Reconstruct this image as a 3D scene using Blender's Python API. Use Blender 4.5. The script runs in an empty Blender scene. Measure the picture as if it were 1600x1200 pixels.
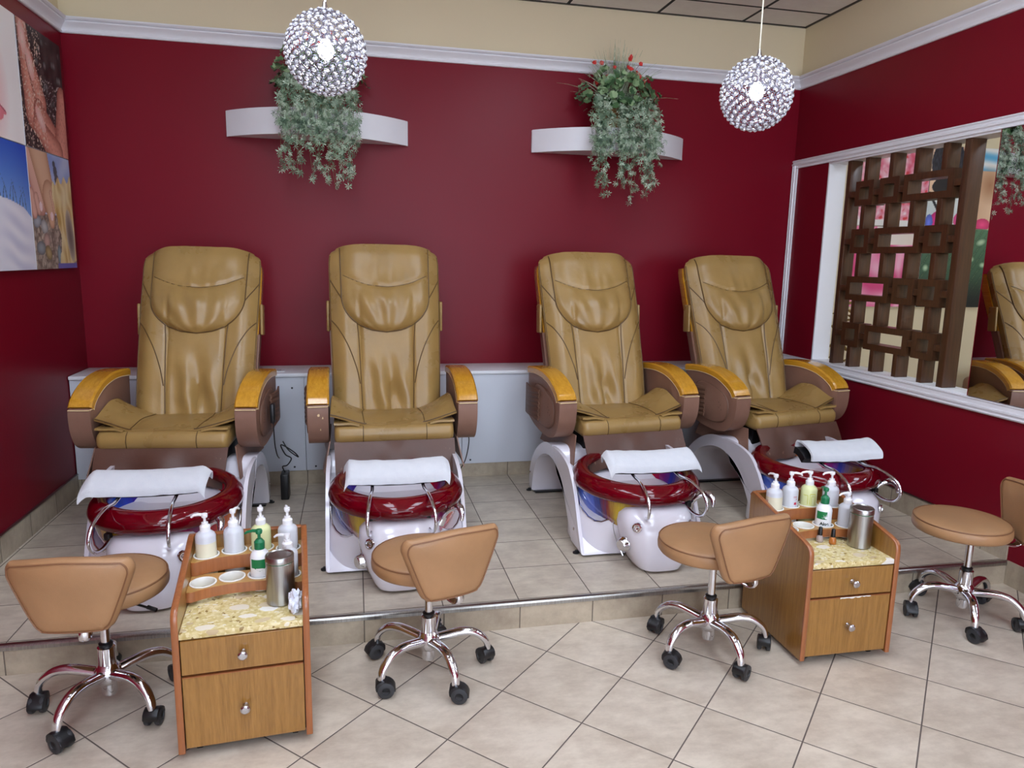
import bpy, bmesh, math, random
from mathutils import Vector, Matrix, noise
from mathutils.geometry import tessellate_polygon
from math import sin, cos, pi, radians, sqrt, atan2, exp
random.seed(7)
SC = bpy.context.scene
COL = SC.collection

# ------------------------------------------------------------------ camera
cam_d = bpy.data.cameras.new('camera')
cam = bpy.data.objects.new('camera', cam_d); COL.objects.link(cam); SC.camera = cam
F_PX = 1121.574
cam_d.sensor_fit = 'HORIZONTAL'; cam_d.sensor_width = 36.0; cam_d.lens = 36.0 * F_PX / 1600.0
cam_d.clip_start = 0.05; cam_d.clip_end = 60
yaw, pit, rol = 0.217974248, 0.173335169, -0.0201071988
fw = Vector((sin(yaw)*cos(pit), cos(yaw)*cos(pit), -sin(pit)))
rt = Vector((cos(yaw), -sin(yaw), 0)); dn = fw.cross(rt)
r2 = rt*cos(rol) + dn*sin(rol); d2 = dn*cos(rol) - rt*sin(rol)
m = Matrix.Identity(4)
for i in range(3):
    m[i][0] = r2[i]; m[i][1] = -d2[i]; m[i][2] = -fw[i]
m[0][3], m[1][3], m[2][3] = 0, 0, 1.5
cam.matrix_world = m

# ------------------------------------------------------------------ world / exposure
w = bpy.data.worlds.new('world'); SC.world = w; w.use_nodes = True
w.node_tree.nodes['Background'].inputs[0].default_value = (0.74, 0.84, 1, 1)
w.node_tree.nodes['Background'].inputs[1].default_value = 4.4
SC.view_settings.view_transform = 'Standard'; SC.view_settings.look = 'None'
SC.view_settings.exposure = 0.40; SC.view_settings.gamma = 1.0
SC.view_settings.use_curve_mapping = False
try:
    SC.cycles.use_denoising = True
    SC.cycles.max_bounces = 8; SC.cycles.transmission_bounces = 6; SC.cycles.glossy_bounces = 4
    SC.cycles.diffuse_bounces = 4; SC.cycles.transparent_max_bounces = 8
    SC.cycles.caustics_reflective = False; SC.cycles.caustics_refractive = False
    SC.cycles.sample_clamp_indirect = 6
except Exception:
    pass
LIGHT = 8.5           # strength of the ceiling troffer diffusers
BULB = 70.0            # strength of the pendant bulbs

# ------------------------------------------------------------------ dimensions
XL, XR, YW, ZC = -1.57, 3.05, 4.71, 3.09
PZ, PY = 0.112, 2.672
YF = -3.0

# ------------------------------------------------------------------ materials
def lin(c):
    return tuple(((x/255.0)/12.92 if x/255.0 <= 0.04045 else ((x/255.0+0.055)/1.055)**2.4) for x in c)
def rgba(c): return (c[0], c[1], c[2], 1)
class NT:
    def __init__(s, name):
        s.m = bpy.data.materials.new(name); s.m.use_nodes = True
        s.t = s.m.node_tree; s.b = s.t.nodes['Principled BSDF']
    def n(s, t, **k):
        x = s.t.nodes.new(t)
        for a, v in k.items(): setattr(x, a, v)
        return x
    def l(s, a, b): s.t.links.new(a, b)
    def set(s, **k):
        for a, v in k.items():
            s.b.inputs[a.replace('_', ' ')].default_value = v
    def math(s, op, a, b=None, c=None):
        x = s.n('ShaderNodeMath', operation=op)
        for i, v in enumerate((a, b, c)):
            if v is None: continue
            if isinstance(v, (int, float)): x.inputs[i].default_value = v
            else: s.l(v, x.inputs[i])
        return x.outputs[0]
    def mix(s, fac, a, b):
        x = s.n('ShaderNodeMix', data_type='RGBA')
        for i, v in ((0, fac), (6, a), (7, b)):
            if isinstance(v, (int, float)): x.inputs[i].default_value = v
            elif isinstance(v, tuple): x.inputs[i].default_value = rgba(v)
            else: s.l(v, x.inputs[i])
        return x.outputs[2]
    def pos(s, world=True):
        if world: return s.n('ShaderNodeNewGeometry').outputs['Position']
        return s.n('ShaderNodeTexCoord').outputs['Object']
    def noise(s, vec, scale, detail=3, rough=0.5, out=0):
        x = s.n('ShaderNodeTexNoise'); x.inputs['Scale'].default_value = scale
        x.inputs['Detail'].default_value = detail; x.inputs['Roughness'].default_value = rough
        if vec is not None: s.l(vec, x.inputs['Vector'])
        return x.outputs[out]
    def ramp(s, fac, *stops):
        x = s.n('ShaderNodeValToRGB'); e = x.color_ramp.elements
        while len(e) < len(stops): e.new(0.5)
        for i, (p, c) in enumerate(stops):
            e[i].position = p; e[i].color = rgba(c) if isinstance(c, tuple) else (c, c, c, 1)
        s.l(fac, x.inputs[0]); return x.outputs[0]
    def scale(s, vec, v, rot=(0, 0, 0), loc=(0, 0, 0)):
        x = s.n('ShaderNodeMapping'); x.inputs['Scale'].default_value = v
        x.inputs['Rotation'].default_value = rot; x.inputs['Location'].default_value = loc
        s.l(vec, x.inputs[0]); return x.outputs[0]
    def bump(s, h, strength=0.3, dist=0.002):
        x = s.n('ShaderNodeBump'); x.inputs['Strength'].default_value = strength
        x.inputs['Distance'].default_value = dist; s.l(h, x.inputs['Height'])
        s.l(x.outputs[0], s.b.inputs['Normal'])

def plain(name, rgb, rough=0.5, metal=0.0, coat=0.0, var=0.06, nscale=12, bump=0, bscale=300, **k):
    t = NT(name); c = lin(rgb); p = t.pos(False)
    f = t.noise(p, nscale, 3)
    a = tuple(x*(1-var) for x in c); b = tuple(min(1, x*(1+var)) for x in c)
    t.l(t.mix(f, a, b), t.b.inputs['Base Color'])
    t.set(Roughness=rough, Metallic=metal)
    if coat: t.b.inputs['Coat Weight'].default_value = coat; t.b.inputs['Coat Roughness'].default_value = 0.08
    if bump: t.bump(t.noise(p, bscale, 2), bump, 0.001)
    for a, v in k.items(): t.b.inputs[a.replace('_', ' ')].default_value = v
    return t.m

def leather(name, rgb, rough=0.38, worn=None):
    t = NT(name); c = lin(rgb); p = t.pos(False)
    f = t.noise(p, 5, 4, 0.6)
    base = t.mix(t.ramp(f, (0.3, 0.0), (0.75, 1.0)), tuple(x*0.88 for x in c), tuple(x*1.12 for x in c))
    if worn:
        g = t.ramp(t.noise(t.scale(p, (1, 1, 0.5)), 26, 5, 0.7), (0.66, 0.0), (0.7, 1.0))
        base = t.mix(g, base, lin(worn))
    t.l(base, t.b.inputs['Base Color'])
    t.l(t.ramp(f, (0.2, rough-0.06), (0.8, rough+0.1)), t.b.inputs['Roughness'])
    v = t.n('ShaderNodeTexVoronoi'); v.inputs['Scale'].default_value = 420; t.l(p, v.inputs['Vector'])
    h = t.math('ADD', t.math('MULTIPLY', v.outputs[0], 0.25), t.math('MULTIPLY', t.noise(p, 14, 3), 2.0))
    t.bump(h, 0.28, 0.003)
    return t.m

def wood(name, dark, light, rough=0.3, axis='z', coat=0.3, fine=1.0):
    t = NT(name); p = t.pos(False)
    s = {'x': (1.2, 22, 22), 'y': (22, 1.2, 22), 'z': (22, 22, 1.2)}[axis]
    q = t.scale(p, s)
    f = t.noise(q, 3.2*fine, 5, 0.65)
    g = t.noise(q, 13*fine, 3, 0.6)
    f2 = t.math('ADD', t.math('MULTIPLY', f, 0.7), t.math('MULTIPLY', g, 0.3))
    t.l(t.ramp(f2, (0.32, lin(dark)), (0.68, lin(light))), t.b.inputs['Base Color'])
    t.set(Roughness=rough); t.b.inputs['Coat Weight'].default_value = coat; t.b.inputs['Coat Roughness'].default_value = 0.12
    return t.m

def tiles(name, size, origin, rot, light, dark, grout, gw=0.0022, vertical=None, rough=0.32, sizev=None):
    """square tiles with mottled glaze; world position drives the grid"""
    t = NT(name); p = t.pos(True)
    sp = t.n('ShaderNodeSeparateXYZ'); t.l(p, sp.inputs[0])
    X, Y, Z = sp.outputs
    if vertical == 'x': A, B = X, None
    elif vertical == 'y': A, B = Y, None
    else: A, B = X, Y
    A = t.math('SUBTRACT', A, origin[0])
    if B is not None:
        B = t.math('SUBTRACT', B, origin[1])
        if rot:
            c, s = cos(rot), sin(rot)
            A2 = t.math('ADD', t.math('MULTIPLY', A, c), t.math('MULTIPLY', B, s))
            B2 = t.math('SUBTRACT', t.math('MULTIPLY', B, c), t.math('MULTIPLY', A, s))
            A, B = A2, B2
    sv = sizev or size
    def line(v, sz):
        fr = t.math('FRACT', t.math('ADD', t.math('DIVIDE', v, sz), 100.5))
        return t.math('MULTIPLY', t.math('ABSOLUTE', t.math('SUBTRACT', fr, 0.5)), sz)
    d = line(A, size)
    ida = t.math('FLOOR', t.math('ADD', t.math('DIVIDE', A, size), 100))
    if B is not None:
        d = t.math('MINIMUM', d, line(B, sv))
        idb = t.math('FLOOR', t.math('ADD', t.math('DIVIDE', B, sv), 100))
    else: idb = ida
    cb = t.n('ShaderNodeCombineXYZ'); t.l(ida, cb.inputs[0]); t.l(idb, cb.inputs[1])
    wn = t.n('ShaderNodeTexWhiteNoise'); t.l(cb.outputs[0], wn.inputs[0])
    off = t.n('ShaderNodeVectorMath', operation='MULTIPLY_ADD')
    t.l(wn.outputs[1], off.inputs[0]); off.inputs[1].default_value = (9, 9, 9); t.l(p, off.inputs[2])
    f = t.noise(off.outputs[0], 5.5, 6, 0.68)
    g = t.noise(t.scale(off.outputs[0], (1, 2.6, 1), (0, 0, 0.7)), 9, 5, 0.7)
    k = t.math('ADD', t.math('MULTIPLY', f, 0.6), t.math('MULTIPLY', g, 0.4))
    base = t.ramp(k, (0.39, lin(dark)), (0.5, tuple((a+b)/2 for a, b in zip(lin(dark), lin(light)))), (0.61, lin(light)))
    hsv = t.n('ShaderNodeHueSaturation'); t.l(base, hsv.inputs['Color'])
    t.l(t.math('ADD', t.math('MULTIPLY', wn.outputs[0], 0.08), 0.96), hsv.inputs['Value'])
    m_ = t.math('GREATER_THAN', d, gw)
    t.l(t.mix(m_, lin(grout), hsv.outputs[0]), t.b.inputs['Base Color'])
    t.l(t.ramp(m_, (0.0, 0.85), (1.0, rough)), t.b.inputs['Roughness'])
    t.bump(t.math('MINIMUM', d, 0.004), 0.5, 0.6)
    return t.m

def wallpaint(name, red, cream, zs=2.72):
    t = NT(name); p = t.pos(True); sp = t.n('ShaderNodeSeparateXYZ'); t.l(p, sp.inputs[0])
    f = t.noise(p, 1.6, 3)
    r = t.mix(f, tuple(x*0.93 for x in lin(red)), tuple(x*1.07 for x in lin(red)))
    t.l(t.mix(t.math('GREATER_THAN', sp.outputs[2], zs), r, lin(cream)), t.b.inputs['Base Color'])
    t.l(t.ramp(t.math('GREATER_THAN', sp.outputs[2], zs), (0, 0.34), (1, 0.75)), t.b.inputs['Roughness'])
    t.b.inputs['Specular IOR Level'].default_value = 0.17
    t.bump(t.noise(p, 90, 3, 0.6), 0.12, 0.002)
    return t.m

M = {}
M['wall'] = wallpaint('burgundy paint', (118, 14, 32), (220, 206, 174))
M['beige'] = plain('beige paint', (220, 206, 174), 0.75, var=0.02, nscale=2)
M['white'] = plain('white trim paint', (228, 228, 232), 0.38, var=0.02)
M['ledge'] = plain('grey white laminate', (205, 208, 216), 0.4, var=0.02, nscale=3)
M['ledge_top'] = plain('white laminate', (226, 227, 230), 0.35, var=0.02)
M['ceil'] = tiles('ceiling tile', 0.608, (1.354, 4.43), 0, (228, 224, 218), (220, 215, 208), (34, 34, 36), gw=0.011, rough=0.9)
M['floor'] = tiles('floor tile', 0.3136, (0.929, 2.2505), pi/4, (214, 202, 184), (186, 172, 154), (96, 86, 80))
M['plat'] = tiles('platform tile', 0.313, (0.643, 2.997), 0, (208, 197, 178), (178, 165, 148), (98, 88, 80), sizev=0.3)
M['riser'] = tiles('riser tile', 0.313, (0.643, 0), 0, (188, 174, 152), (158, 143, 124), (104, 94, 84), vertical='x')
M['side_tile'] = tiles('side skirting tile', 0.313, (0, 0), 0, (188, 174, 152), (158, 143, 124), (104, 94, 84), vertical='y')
M['wire'] = plain('pewter wire', (150, 150, 165), 0.25, 0.9, var=0.0)
M['chrome'] = plain('chrome', (225, 225, 230), 0.09, 1.0, var=0.0)
M['steel'] = None
M['black'] = plain('black plastic', (18, 18, 20), 0.4, var=0.1)
M['rubber'] = plain('caster grey', (46, 47, 50), 0.5, var=0.1)
M['padblack'] = plain('black vinyl', (16, 16, 18), 0.35)
M['gold'] = leather('tan gold leather', (158, 127, 74), 0.28)
M['golddark'] = plain('tan seam', (92, 68, 34), 0.5)
M['stool'] = leather('camel stool leather', (168, 127, 88), 0.42)
M['stoolseam'] = plain('camel seam', (130, 90, 60), 0.5)
M['brown'] = leather('taupe brown vinyl', (134, 99, 82), 0.42)
M['brownworn_shaded'] = leather('shade-darkened worn taupe vinyl', (92, 62, 50), 0.4, worn=(140, 104, 86))  # base darkened to paint in shade under the seat; lighter flecks are wear
M['browndark'] = leather('dark gathered vinyl', (105, 74, 58), 0.5)
M['piping'] = plain('cream piping', (222, 196, 150), 0.5)
M['honey'] = wood('honey lacquered wood', (184, 126, 28), (216, 160, 50), 0.2, 'y', 0.6)
M['cartwood'] = wood('cart veneer', (132, 92, 40), (168, 122, 60), 0.28, 'z', 0.35, 1.4)
M['cartedge'] = wood('cart edge band', (140, 82, 44), (168, 102, 58), 0.3, 'z', 0.4)
M['cartshelf'] = wood('cart shelf top', (170, 126, 66), (196, 152, 88), 0.3, 'x', 0.3)
M['lattice'] = wood('dark walnut stain', (56, 33, 20), (86, 53, 31), 0.38, 'z', 0.2)
M['shell'] = plain('pearl white gelcoat', (226, 222, 230), 0.16, coat=0.5, var=0.02)
M['shellin'] = plain('shell inside grey', (196, 194, 190), 0.35, var=0.03)
M['knob'] = plain('satin knob', (200, 200, 205), 0.22, 1.0, var=0)
M['cup'] = plain('white plastic ring', (235, 234, 228), 0.35, var=0.01)
M['green'] = plain('green plastic', (18, 112, 70), 0.35)
M['cream'] = plain('old cream cup', (206, 200, 178), 0.4)
M['tissue'] = plain('white tissue', (225, 228, 238), 0.8)
M['screw'] = plain('dark screw', (60, 60, 64), 0.4, 0.8)
M['socket'] = plain('socket holes', (50, 50, 55), 0.5)
M['nailclear'] = plain('clear varnish', (214, 196, 190), 0.08, var=0.02, Transmission_Weight=0.5)
M['nailamber'] = plain('amber varnish', (214, 130, 60), 0.08, var=0.02, Transmission_Weight=0.4)

def glassy(name, rgb, trans, rough=0.04, ior=1.45, alpha=1):
    t = NT(name); c = lin(rgb); f = t.noise(t.pos(False), 8, 2)
    t.l(t.mix(f, tuple(x*0.92 for x in c), c), t.b.inputs['Base Color'])
    t.set(Roughness=rough); t.b.inputs['Transmission Weight'].default_value = trans; t.b.inputs['IOR'].default_value = ior
    return t.m
M['rim'] = glassy('ruby red acrylic', (136, 2, 24), 0.5, 0.03)
M['crystal'] = glassy('crystal bead', (246, 248, 255), 0.35, 0.05, 1.5)
M['bottle'] = plain('milky plastic', (222, 224, 230), 0.3, var=0.02, Transmission_Weight=0.2)
M['lotion'] = plain('cream filled plastic', (228, 222, 196), 0.3, var=0.02)
M['lime'] = plain('lime soap plastic', (218, 222, 166), 0.3, var=0.03)
M['limeline'] = plain('yellow green print', (196, 200, 60), 0.5)
M['redprint'] = plain('red print', (196, 50, 80), 0.5)
M['greenlabel'] = plain('green label', (16, 120, 66), 0.45)
M['whiteplastic'] = plain('white pump plastic', (238, 238, 240), 0.3, var=0.01)
M['ink'] = plain('dark ink', (20, 40, 30), 0.5)
def leafmat(name, dark, mid, pale, scale, rough=0.5):
    t = NT(name); p = t.pos(False)
    wn = t.n('ShaderNodeTexVoronoi'); wn.inputs['Scale'].default_value = scale; t.l(p, wn.inputs['Vector'])
    q = t.n('ShaderNodeSeparateColor'); t.l(wn.outputs['Color'], q.inputs[0])
    t.l(t.ramp(q.outputs[0], (0.1, lin(dark)), (0.5, lin(mid)), (0.92, lin(pale))), t.b.inputs['Base Color']); t.set(Roughness=rough)
    return t.m
M['leafdrop'] = leafmat('trailing foliage green', (62, 88, 66), (124, 150, 120), (186, 204, 180), 45)
M['leafbroad'] = leafmat('begonia leaf green', (44, 78, 46), (88, 122, 78), (150, 176, 132), 26, 0.4)
M['grassy'] = leafmat('grass blade green', (110, 132, 98), (158, 174, 140), (204, 212, 188), 30)
M['stem'] = plain('stem brown', (104, 92, 62), 0.7)
M['flower'] = plain('coral flower', (206, 50, 44), 0.5, var=0.2, nscale=50)
M['basket'] = wood('wicker', (122, 88, 48), (176, 136, 82), 0.6, 'x', 0)
M['bronze'] = plain('bronze leaf', (150, 128, 74), 0.4, 0.6)

def steel():
    t = NT('brushed steel'); p = t.pos(False)
    f = t.noise(t.scale(p, (260, 260, 4)), 1, 2)
    t.l(t.ramp(f, (0.2, lin((150, 148, 144))), (0.8, lin((186, 184, 180)))), t.b.inputs['Base Color'])
    t.set(Metallic=1.0, Roughness=0.3)
    return t.m
M['steel'] = steel()

def stone():
    t = NT('yellow terrazzo stone'); p = t.pos(True)
    wv = t.n('ShaderNodeVectorMath', operation='MULTIPLY_ADD')
    t.l(t.noise(p, 20, 3, 0.6, 1), wv.inputs[0]); wv.inputs[1].default_value = (0.03, 0.03, 0.03); t.l(p, wv.inputs[2])
    a = t.n('ShaderNodeTexVoronoi'); a.inputs['Scale'].default_value = 15; t.l(t.scale(wv.outputs[0], (1, 1.6, 1), (0, 0, 0.5)), a.inputs['Vector'])
    b = t.n('ShaderNodeTexVoronoi'); b.inputs['Scale'].default_value = 120; t.l(wv.outputs[0], b.inputs['Vector'])
    c = t.n('ShaderNodeTexVoronoi'); c.inputs['Scale'].default_value = 45; t.l(t.scale(wv.outputs[0], (1, 2.0, 1), (0, 0, -0.4)), c.inputs['Vector'])
    def sc(x):
        q = t.n('ShaderNodeSeparateColor'); t.l(x.outputs['Color'], q.inputs[0]); return q.outputs
    sa, sb, sc_ = sc(a), sc(b), sc(c)
    base = t.ramp(t.noise(p, 60, 5), (0.35, lin((200, 178, 116))), (0.65, lin((222, 206, 152))))
    base = t.mix(t.math('GREATER_THAN', sb[0], 0.80), base, lin((228, 214, 166)))
    base = t.mix(t.math('LESS_THAN', sb[1], 0.03), base, lin((150, 124, 74)))
    m2 = t.math('MULTIPLY', t.math('GREATER_THAN', sc_[0], 0.80), t.math('LESS_THAN', c.outputs['Distance'], 0.38))
    base = t.mix(m2, base, lin((230, 222, 198)))
    m1 = t.math('MULTIPLY', t.math('GREATER_THAN', sa[0], 0.52), t.math('LESS_THAN', a.outputs['Distance'], 0.46))
    base = t.mix(m1, base, t.ramp(sa[1], (0.2, lin((200, 178, 140))), (0.6, lin((222, 206, 172))), (0.9, lin((238, 234, 224)))))
    t.l(base, t.b.inputs['Base Color']); t.set(Roughness=0.12)
    return t.m
M['stone'] = stone()

def towel():
    t = NT('white terry towel'); p = t.pos(False)
    t.l(t.mix(t.noise(p, 30, 3), lin((226, 230, 236)), lin((240, 242, 245))), t.b.inputs['Base Color'])
    t.set(Roughness=0.95); t.bump(t.noise(p, 420, 3, 0.7), 0.9, 0.004)
    return t.m
M['towel'] = towel()

def bowl():
    """art-glass bowl: radial strokes of blue, red, yellow and orange"""
    t = NT('multicoloured art glass'); p = t.pos(False)
    sp = t.n('ShaderNodeSeparateXYZ'); t.l(p, sp.inputs[0])
    X, Y, Z = sp.outputs
    ang = t.math('ARCTAN2', t.math('SUBTRACT', Y, 0.17), X)
    cb = t.n('ShaderNodeCombineXYZ'); t.l(t.math('MULTIPLY', ang, 18.0), cb.inputs[0]); t.l(t.math('MULTIPLY', Z, 5), cb.inputs[1])
    g = t.noise(cb.outputs[0], 1.0, 3, 0.6)
    k = t.math('ADD', t.math('MULTIPLY', t.math('ADD', ang, pi), 1/(2*pi)), t.math('MULTIPLY', t.math('SUBTRACT', g, 0.5), 0.05))
    cs = [(0, (86, 120, 220)), (.07, (60, 96, 214)), (.10, (20, 30, 110)), (.125, (120, 8, 30)), (.15, (196, 168, 40)), (.175, (150, 120, 40)), (.20, (150, 12, 24)), (.28, (176, 20, 40)),
          (.34, (110, 20, 90)), (.38, (190, 20, 40)), (.43, (216, 110, 40)), (.49, (206, 150, 50)), (.56, (40, 60, 180)), (.63, (180, 20, 40)), (.70, (222, 120, 30)), (.78, (160, 14, 50)), (.86, (60, 30, 130)), (.93, (50, 90, 210)), (1.0, (86, 120, 220))]
    c = t.ramp(k, *[(p, lin(q)) for p, q in cs])
    t.l(c, t.b.inputs['Base Color']); t.set(Roughness=0.08); t.b.inputs['Coat Weight'].default_value = 0.6
    return t.m
M['bowl'] = bowl()
M['tubin'] = plain('clear tub liner', (196, 186, 190), 0.12, var=0.03, coat=0.4)

def emit(name, rgb, s):
    t = NT(name); t.set(Base_Color=rgba(lin(rgb))); t.b.inputs['Emission Color'].default_value = rgba(lin(rgb))
    t.b.inputs['Emission Strength'].default_value = s
    return t.m
M['lamp'] = emit('lit diffuser', (226, 238, 255), LIGHT)
M['bulb'] = emit('lit bulb', (255, 252, 250), BULB)

def attr():
    t = NT('printed canvas'); a = t.n('ShaderNodeVertexColor', layer_name='Col')
    t.l(a.outputs[0], t.b.inputs['Base Color']); t.set(Roughness=0.45)
    return t.m
M['print'] = attr()
def mirror():
    t = NT('mirror glass'); t.set(Base_Color=(0.9, 0.91, 0.92, 1), Metallic=1.0, Roughness=0.0)
    return t.m
M['mirror'] = mirror()

# ------------------------------------------------------------------ mesh helpers
def obj(name, bm, mat, parent=None, smooth=38, kind=None, loc=None):
    bmesh.ops.recalc_face_normals(bm, faces=bm.faces)
    me = bpy.data.meshes.new(name); bm.to_mesh(me); bm.free()
    mats = mat if isinstance(mat, (list, tuple)) else [mat]
    for x in mats: me.materials.append(M[x] if isinstance(x, str) else x)
    for p in me.polygons: p.use_smooth = True
    me.set_sharp_from_angle(angle=radians(smooth))
    o = bpy.data.objects.new(name, me); COL.objects.link(o)
    if parent: o.parent = parent
    if loc: o.location = loc
    if kind: o['kind'] = kind
    return o
def struct(name, bm, mat, **k): return obj(name, bm, mat, kind='structure', **k)
def thing(name, label, cat, loc=(0, 0, 0), rz=0, group=None):
    o = bpy.data.objects.new(name, None); COL.objects.link(o); o.empty_display_size = 0.1
    o.location = loc; o.rotation_euler = (0, 0, rz); o['label'] = label; o['category'] = cat
    if group: o['group'] = group
    return o
def tag(o, label, cat, group=None):
    o['label'] = label; o['category'] = cat
    if group: o['group'] = group
    return o
def dup(o, loc=None, rz=None, label=None):
    def cp(x, par):
        c = x.copy(); COL.objects.link(c); c.parent = par
        for k in KIDS.get(x.name, None) or list(x.children): cp(k, c)
        return c
    r = cp(o, None)
    if loc is not None: r.location = loc
    if rz is not None: r.rotation_euler = (0, 0, rz)
    if label: r['label'] = label
    return r
KIDS = {}
def B(): return bmesh.new()
def V(*a): return Vector(a)

def add_box(bm, c, s, bevel=0, seg=2, rz=0, mi=0):
    r = bmesh.ops.create_cube(bm, size=1)
    vs = r['verts']
    mt = Matrix.Translation(c) @ Matrix.Rotation(rz, 4, 'Z') @ Matrix.Diagonal((s[0], s[1], s[2], 1))
    bmesh.ops.transform(bm, matrix=mt, verts=vs)
    fs = {f for v in vs for f in v.link_faces}
    for f in fs: f.material_index = mi
    if bevel:
        es = list({e for v in vs for e in v.link_edges})
        bmesh.ops.bevel(bm, geom=es, offset=bevel, segments=seg, affect='EDGES', profile=0.5)
def box2(bm, x0, x1, y0, y1, z0, z1, **k):
    add_box(bm, ((x0+x1)/2, (y0+y1)/2, (z0+z1)/2), (abs(x1-x0), abs(y1-y0), abs(z1-z0)), **k)

def cr(pts, k=6, closed=False):
    pts = [Vector(p) for p in pts]; n = len(pts); out = []
    rng = range(n if closed else n-1)
    for i in rng:
        if closed: a, b, c, d = pts[(i-1) % n], pts[i], pts[(i+1) % n], pts[(i+2) % n]
        else: a, b, c, d = pts[max(i-1, 0)], pts[i], pts[i+1], pts[min(i+2, n-1)]
        for j in range(k):
            t = j/k
            out.append(0.5*((2*b)+(c-a)*t+(2*a-5*b+4*c-d)*t*t+(3*b-a-3*c+d)*t**3))
    if not closed: out.append(pts[-1])
    return out

def add_tube(bm, path, r, n=10, closed=False, flat=None):
    path = [Vector(p) for p in path]; N = len(path)
    rs = r if isinstance(r, (list, tuple)) else [r]*N
    rings = []; prev = None
    for i, p in enumerate(path):
        if closed: tg = path[(i+1) % N]-path[(i-1) % N]
        else: tg = path[min(i+1, N-1)]-path[max(i-1, 0)]
        if tg.length < 1e-9: tg = Vector((0, 0, 1))
        tg.normalize()
        if prev is None:
            up = Vector((0, 0, 1)) if abs(tg.z) < 0.9 else Vector((1, 0, 0))
            nx = tg.cross(up).normalized()
        else:
            nx = (prev - tg*prev.dot(tg))
            nx = nx.normalized() if nx.length > 1e-6 else tg.orthogonal().normalized()
        prev = nx; ny = tg.cross(nx)
        fx, fy = flat if flat else (1, 1)
        rings.append([bm.verts.new(p + nx*(rs[i]*fx*cos(2*pi*k/n)) + ny*(rs[i]*fy*sin(2*pi*k/n))) for k in range(n)])
    for i in range(N if closed else N-1):
        a, b = rings[i], rings[(i+1) % N]
        for k in range(n): bm.faces.new((a[k], a[(k+1) % n], b[(k+1) % n], b[k]))
    if not closed:
        bm.faces.new(rings[0]); bm.faces.new(rings[-1][::-1])

def add_lathe(bm, prof, n=32, mt=None, cap=True, mi=0):
    rings = []
    mt = mt or Matrix.Identity(4)
    for r, z in prof:
        if r < 1e-6: rings.append([bm.verts.new(mt @ Vector((0, 0, z)))])
        else: rings.append([bm.verts.new(mt @ Vector((r*cos(2*pi*k/n), r*sin(2*pi*k/n), z))) for k in range(n)])
    for a, b in zip(rings, rings[1:]):
        for k in range(n):
            k2 = (k+1) % n
            if len(a) == 1 and len(b) == 1: continue
            if len(a) == 1: f = bm.faces.new((a[0], b[k], b[k2]))
            elif len(b) == 1: f = bm.faces.new((a[k], a[k2], b[0]))
            else: f = bm.faces.new((a[k], a[k2], b[k2], b[k]))
            f.material_index = mi
    if cap:
        if len(rings[0]) > 1: bm.faces.new(rings[0]).material_index = mi
        if len(rings[-1]) > 1: bm.faces.new(rings[-1]).material_index = mi

def loft(bm, rings, cap0=True, cap1=True, closed=True, mi=0):
    R = [[bm.verts.new(p) for p in r] for r in rings]
    for a, b in zip(R, R[1:]):
        n = len(a)
        for k in range(n if closed else n-1):
            bm.faces.new((a[k], a[(k+1) % n], b[(k+1) % n], b[k])).material_index = mi
    if cap0: bm.faces.new(R[0]).material_index = mi
    if cap1: bm.faces.new(R[-1]).material_index = mi
    return R

def add_prism(bm, pts, f3, a, b, bevel=0, seg=3, angle=None):
    """2D outline pts placed by f3(p, q, depth) between depth a and b"""
    A = [bm.verts.new(f3(p[0], p[1], a)) for p in pts]; Bv = [bm.verts.new(f3(p[0], p[1], b)) for p in pts]
    n = len(pts); fa = bm.faces.new(A); fb = bm.faces.new(Bv)
    for k in range(n): bm.faces.new((A[k], A[(k+1) % n], Bv[(k+1) % n], Bv[k]))
    if bevel:
        es = list(fa.edges)+list(fb.edges)
        bmesh.ops.bevel(bm, geom=es, offset=bevel, segments=seg, affect='EDGES', profile=0.5)

def sheet(bm, fn, nu, nv, th):
    """surface fn(u,v) with thickness th towards its underside"""
    P = [[Vector(fn(i/nu, j/nv)) for j in range(nv+1)] for i in range(nu+1)]
    Nn = [[None]*(nv+1) for _ in range(nu+1)]
    for i in range(nu+1):
        for j in range(nv+1):
            a = P[min(i+1, nu)][j]-P[max(i-1, 0)][j]; b = P[i][min(j+1, nv)]-P[i][max(j-1, 0)]
            c = a.cross(b); Nn[i][j] = c.normalized() if c.length > 1e-12 else Vector((0, 0, 1))
    T = [[bm.verts.new(P[i][j]) for j in range(nv+1)] for i in range(nu+1)]
    U = [[bm.verts.new(P[i][j]-Nn[i][j]*th) for j in range(nv+1)] for i in range(nu+1)]
    for i in range(nu):
        for j in range(nv):
            bm.faces.new((T[i][j], T[i+1][j], T[i+1][j+1], T[i][j+1]))
            bm.faces.new((U[i][j+1], U[i+1][j+1], U[i+1][j], U[i][j]))
    for i in range(nu):
        bm.faces.new((T[i][0], U[i][0], U[i+1][0], T[i+1][0])); bm.faces.new((T[i+1][nv], U[i+1][nv], U[i][nv], T[i][nv]))
    for j in range(nv):
        bm.faces.new((T[0][j+1], U[0][j+1], U[0][j], T[0][j])); bm.faces.new((T[nu][j], U[nu][j], U[nu][j+1], T[nu][j+1]))

def sstep(a, b, x):
    t = max(0, min(1, (x-a)/(b-a))); return t*t*(3-2*t)
def interp(tab, x):
    if x <= tab[0][0]: return tab[0][1]
    for (a, b), (c, d) in zip(tab, tab[1:]):
        if x <= c: return b+(d-b)*sstep(a, c, x) if False else b+(d-b)*(x-a)/(c-a)
    return tab[-1][1]

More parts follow.
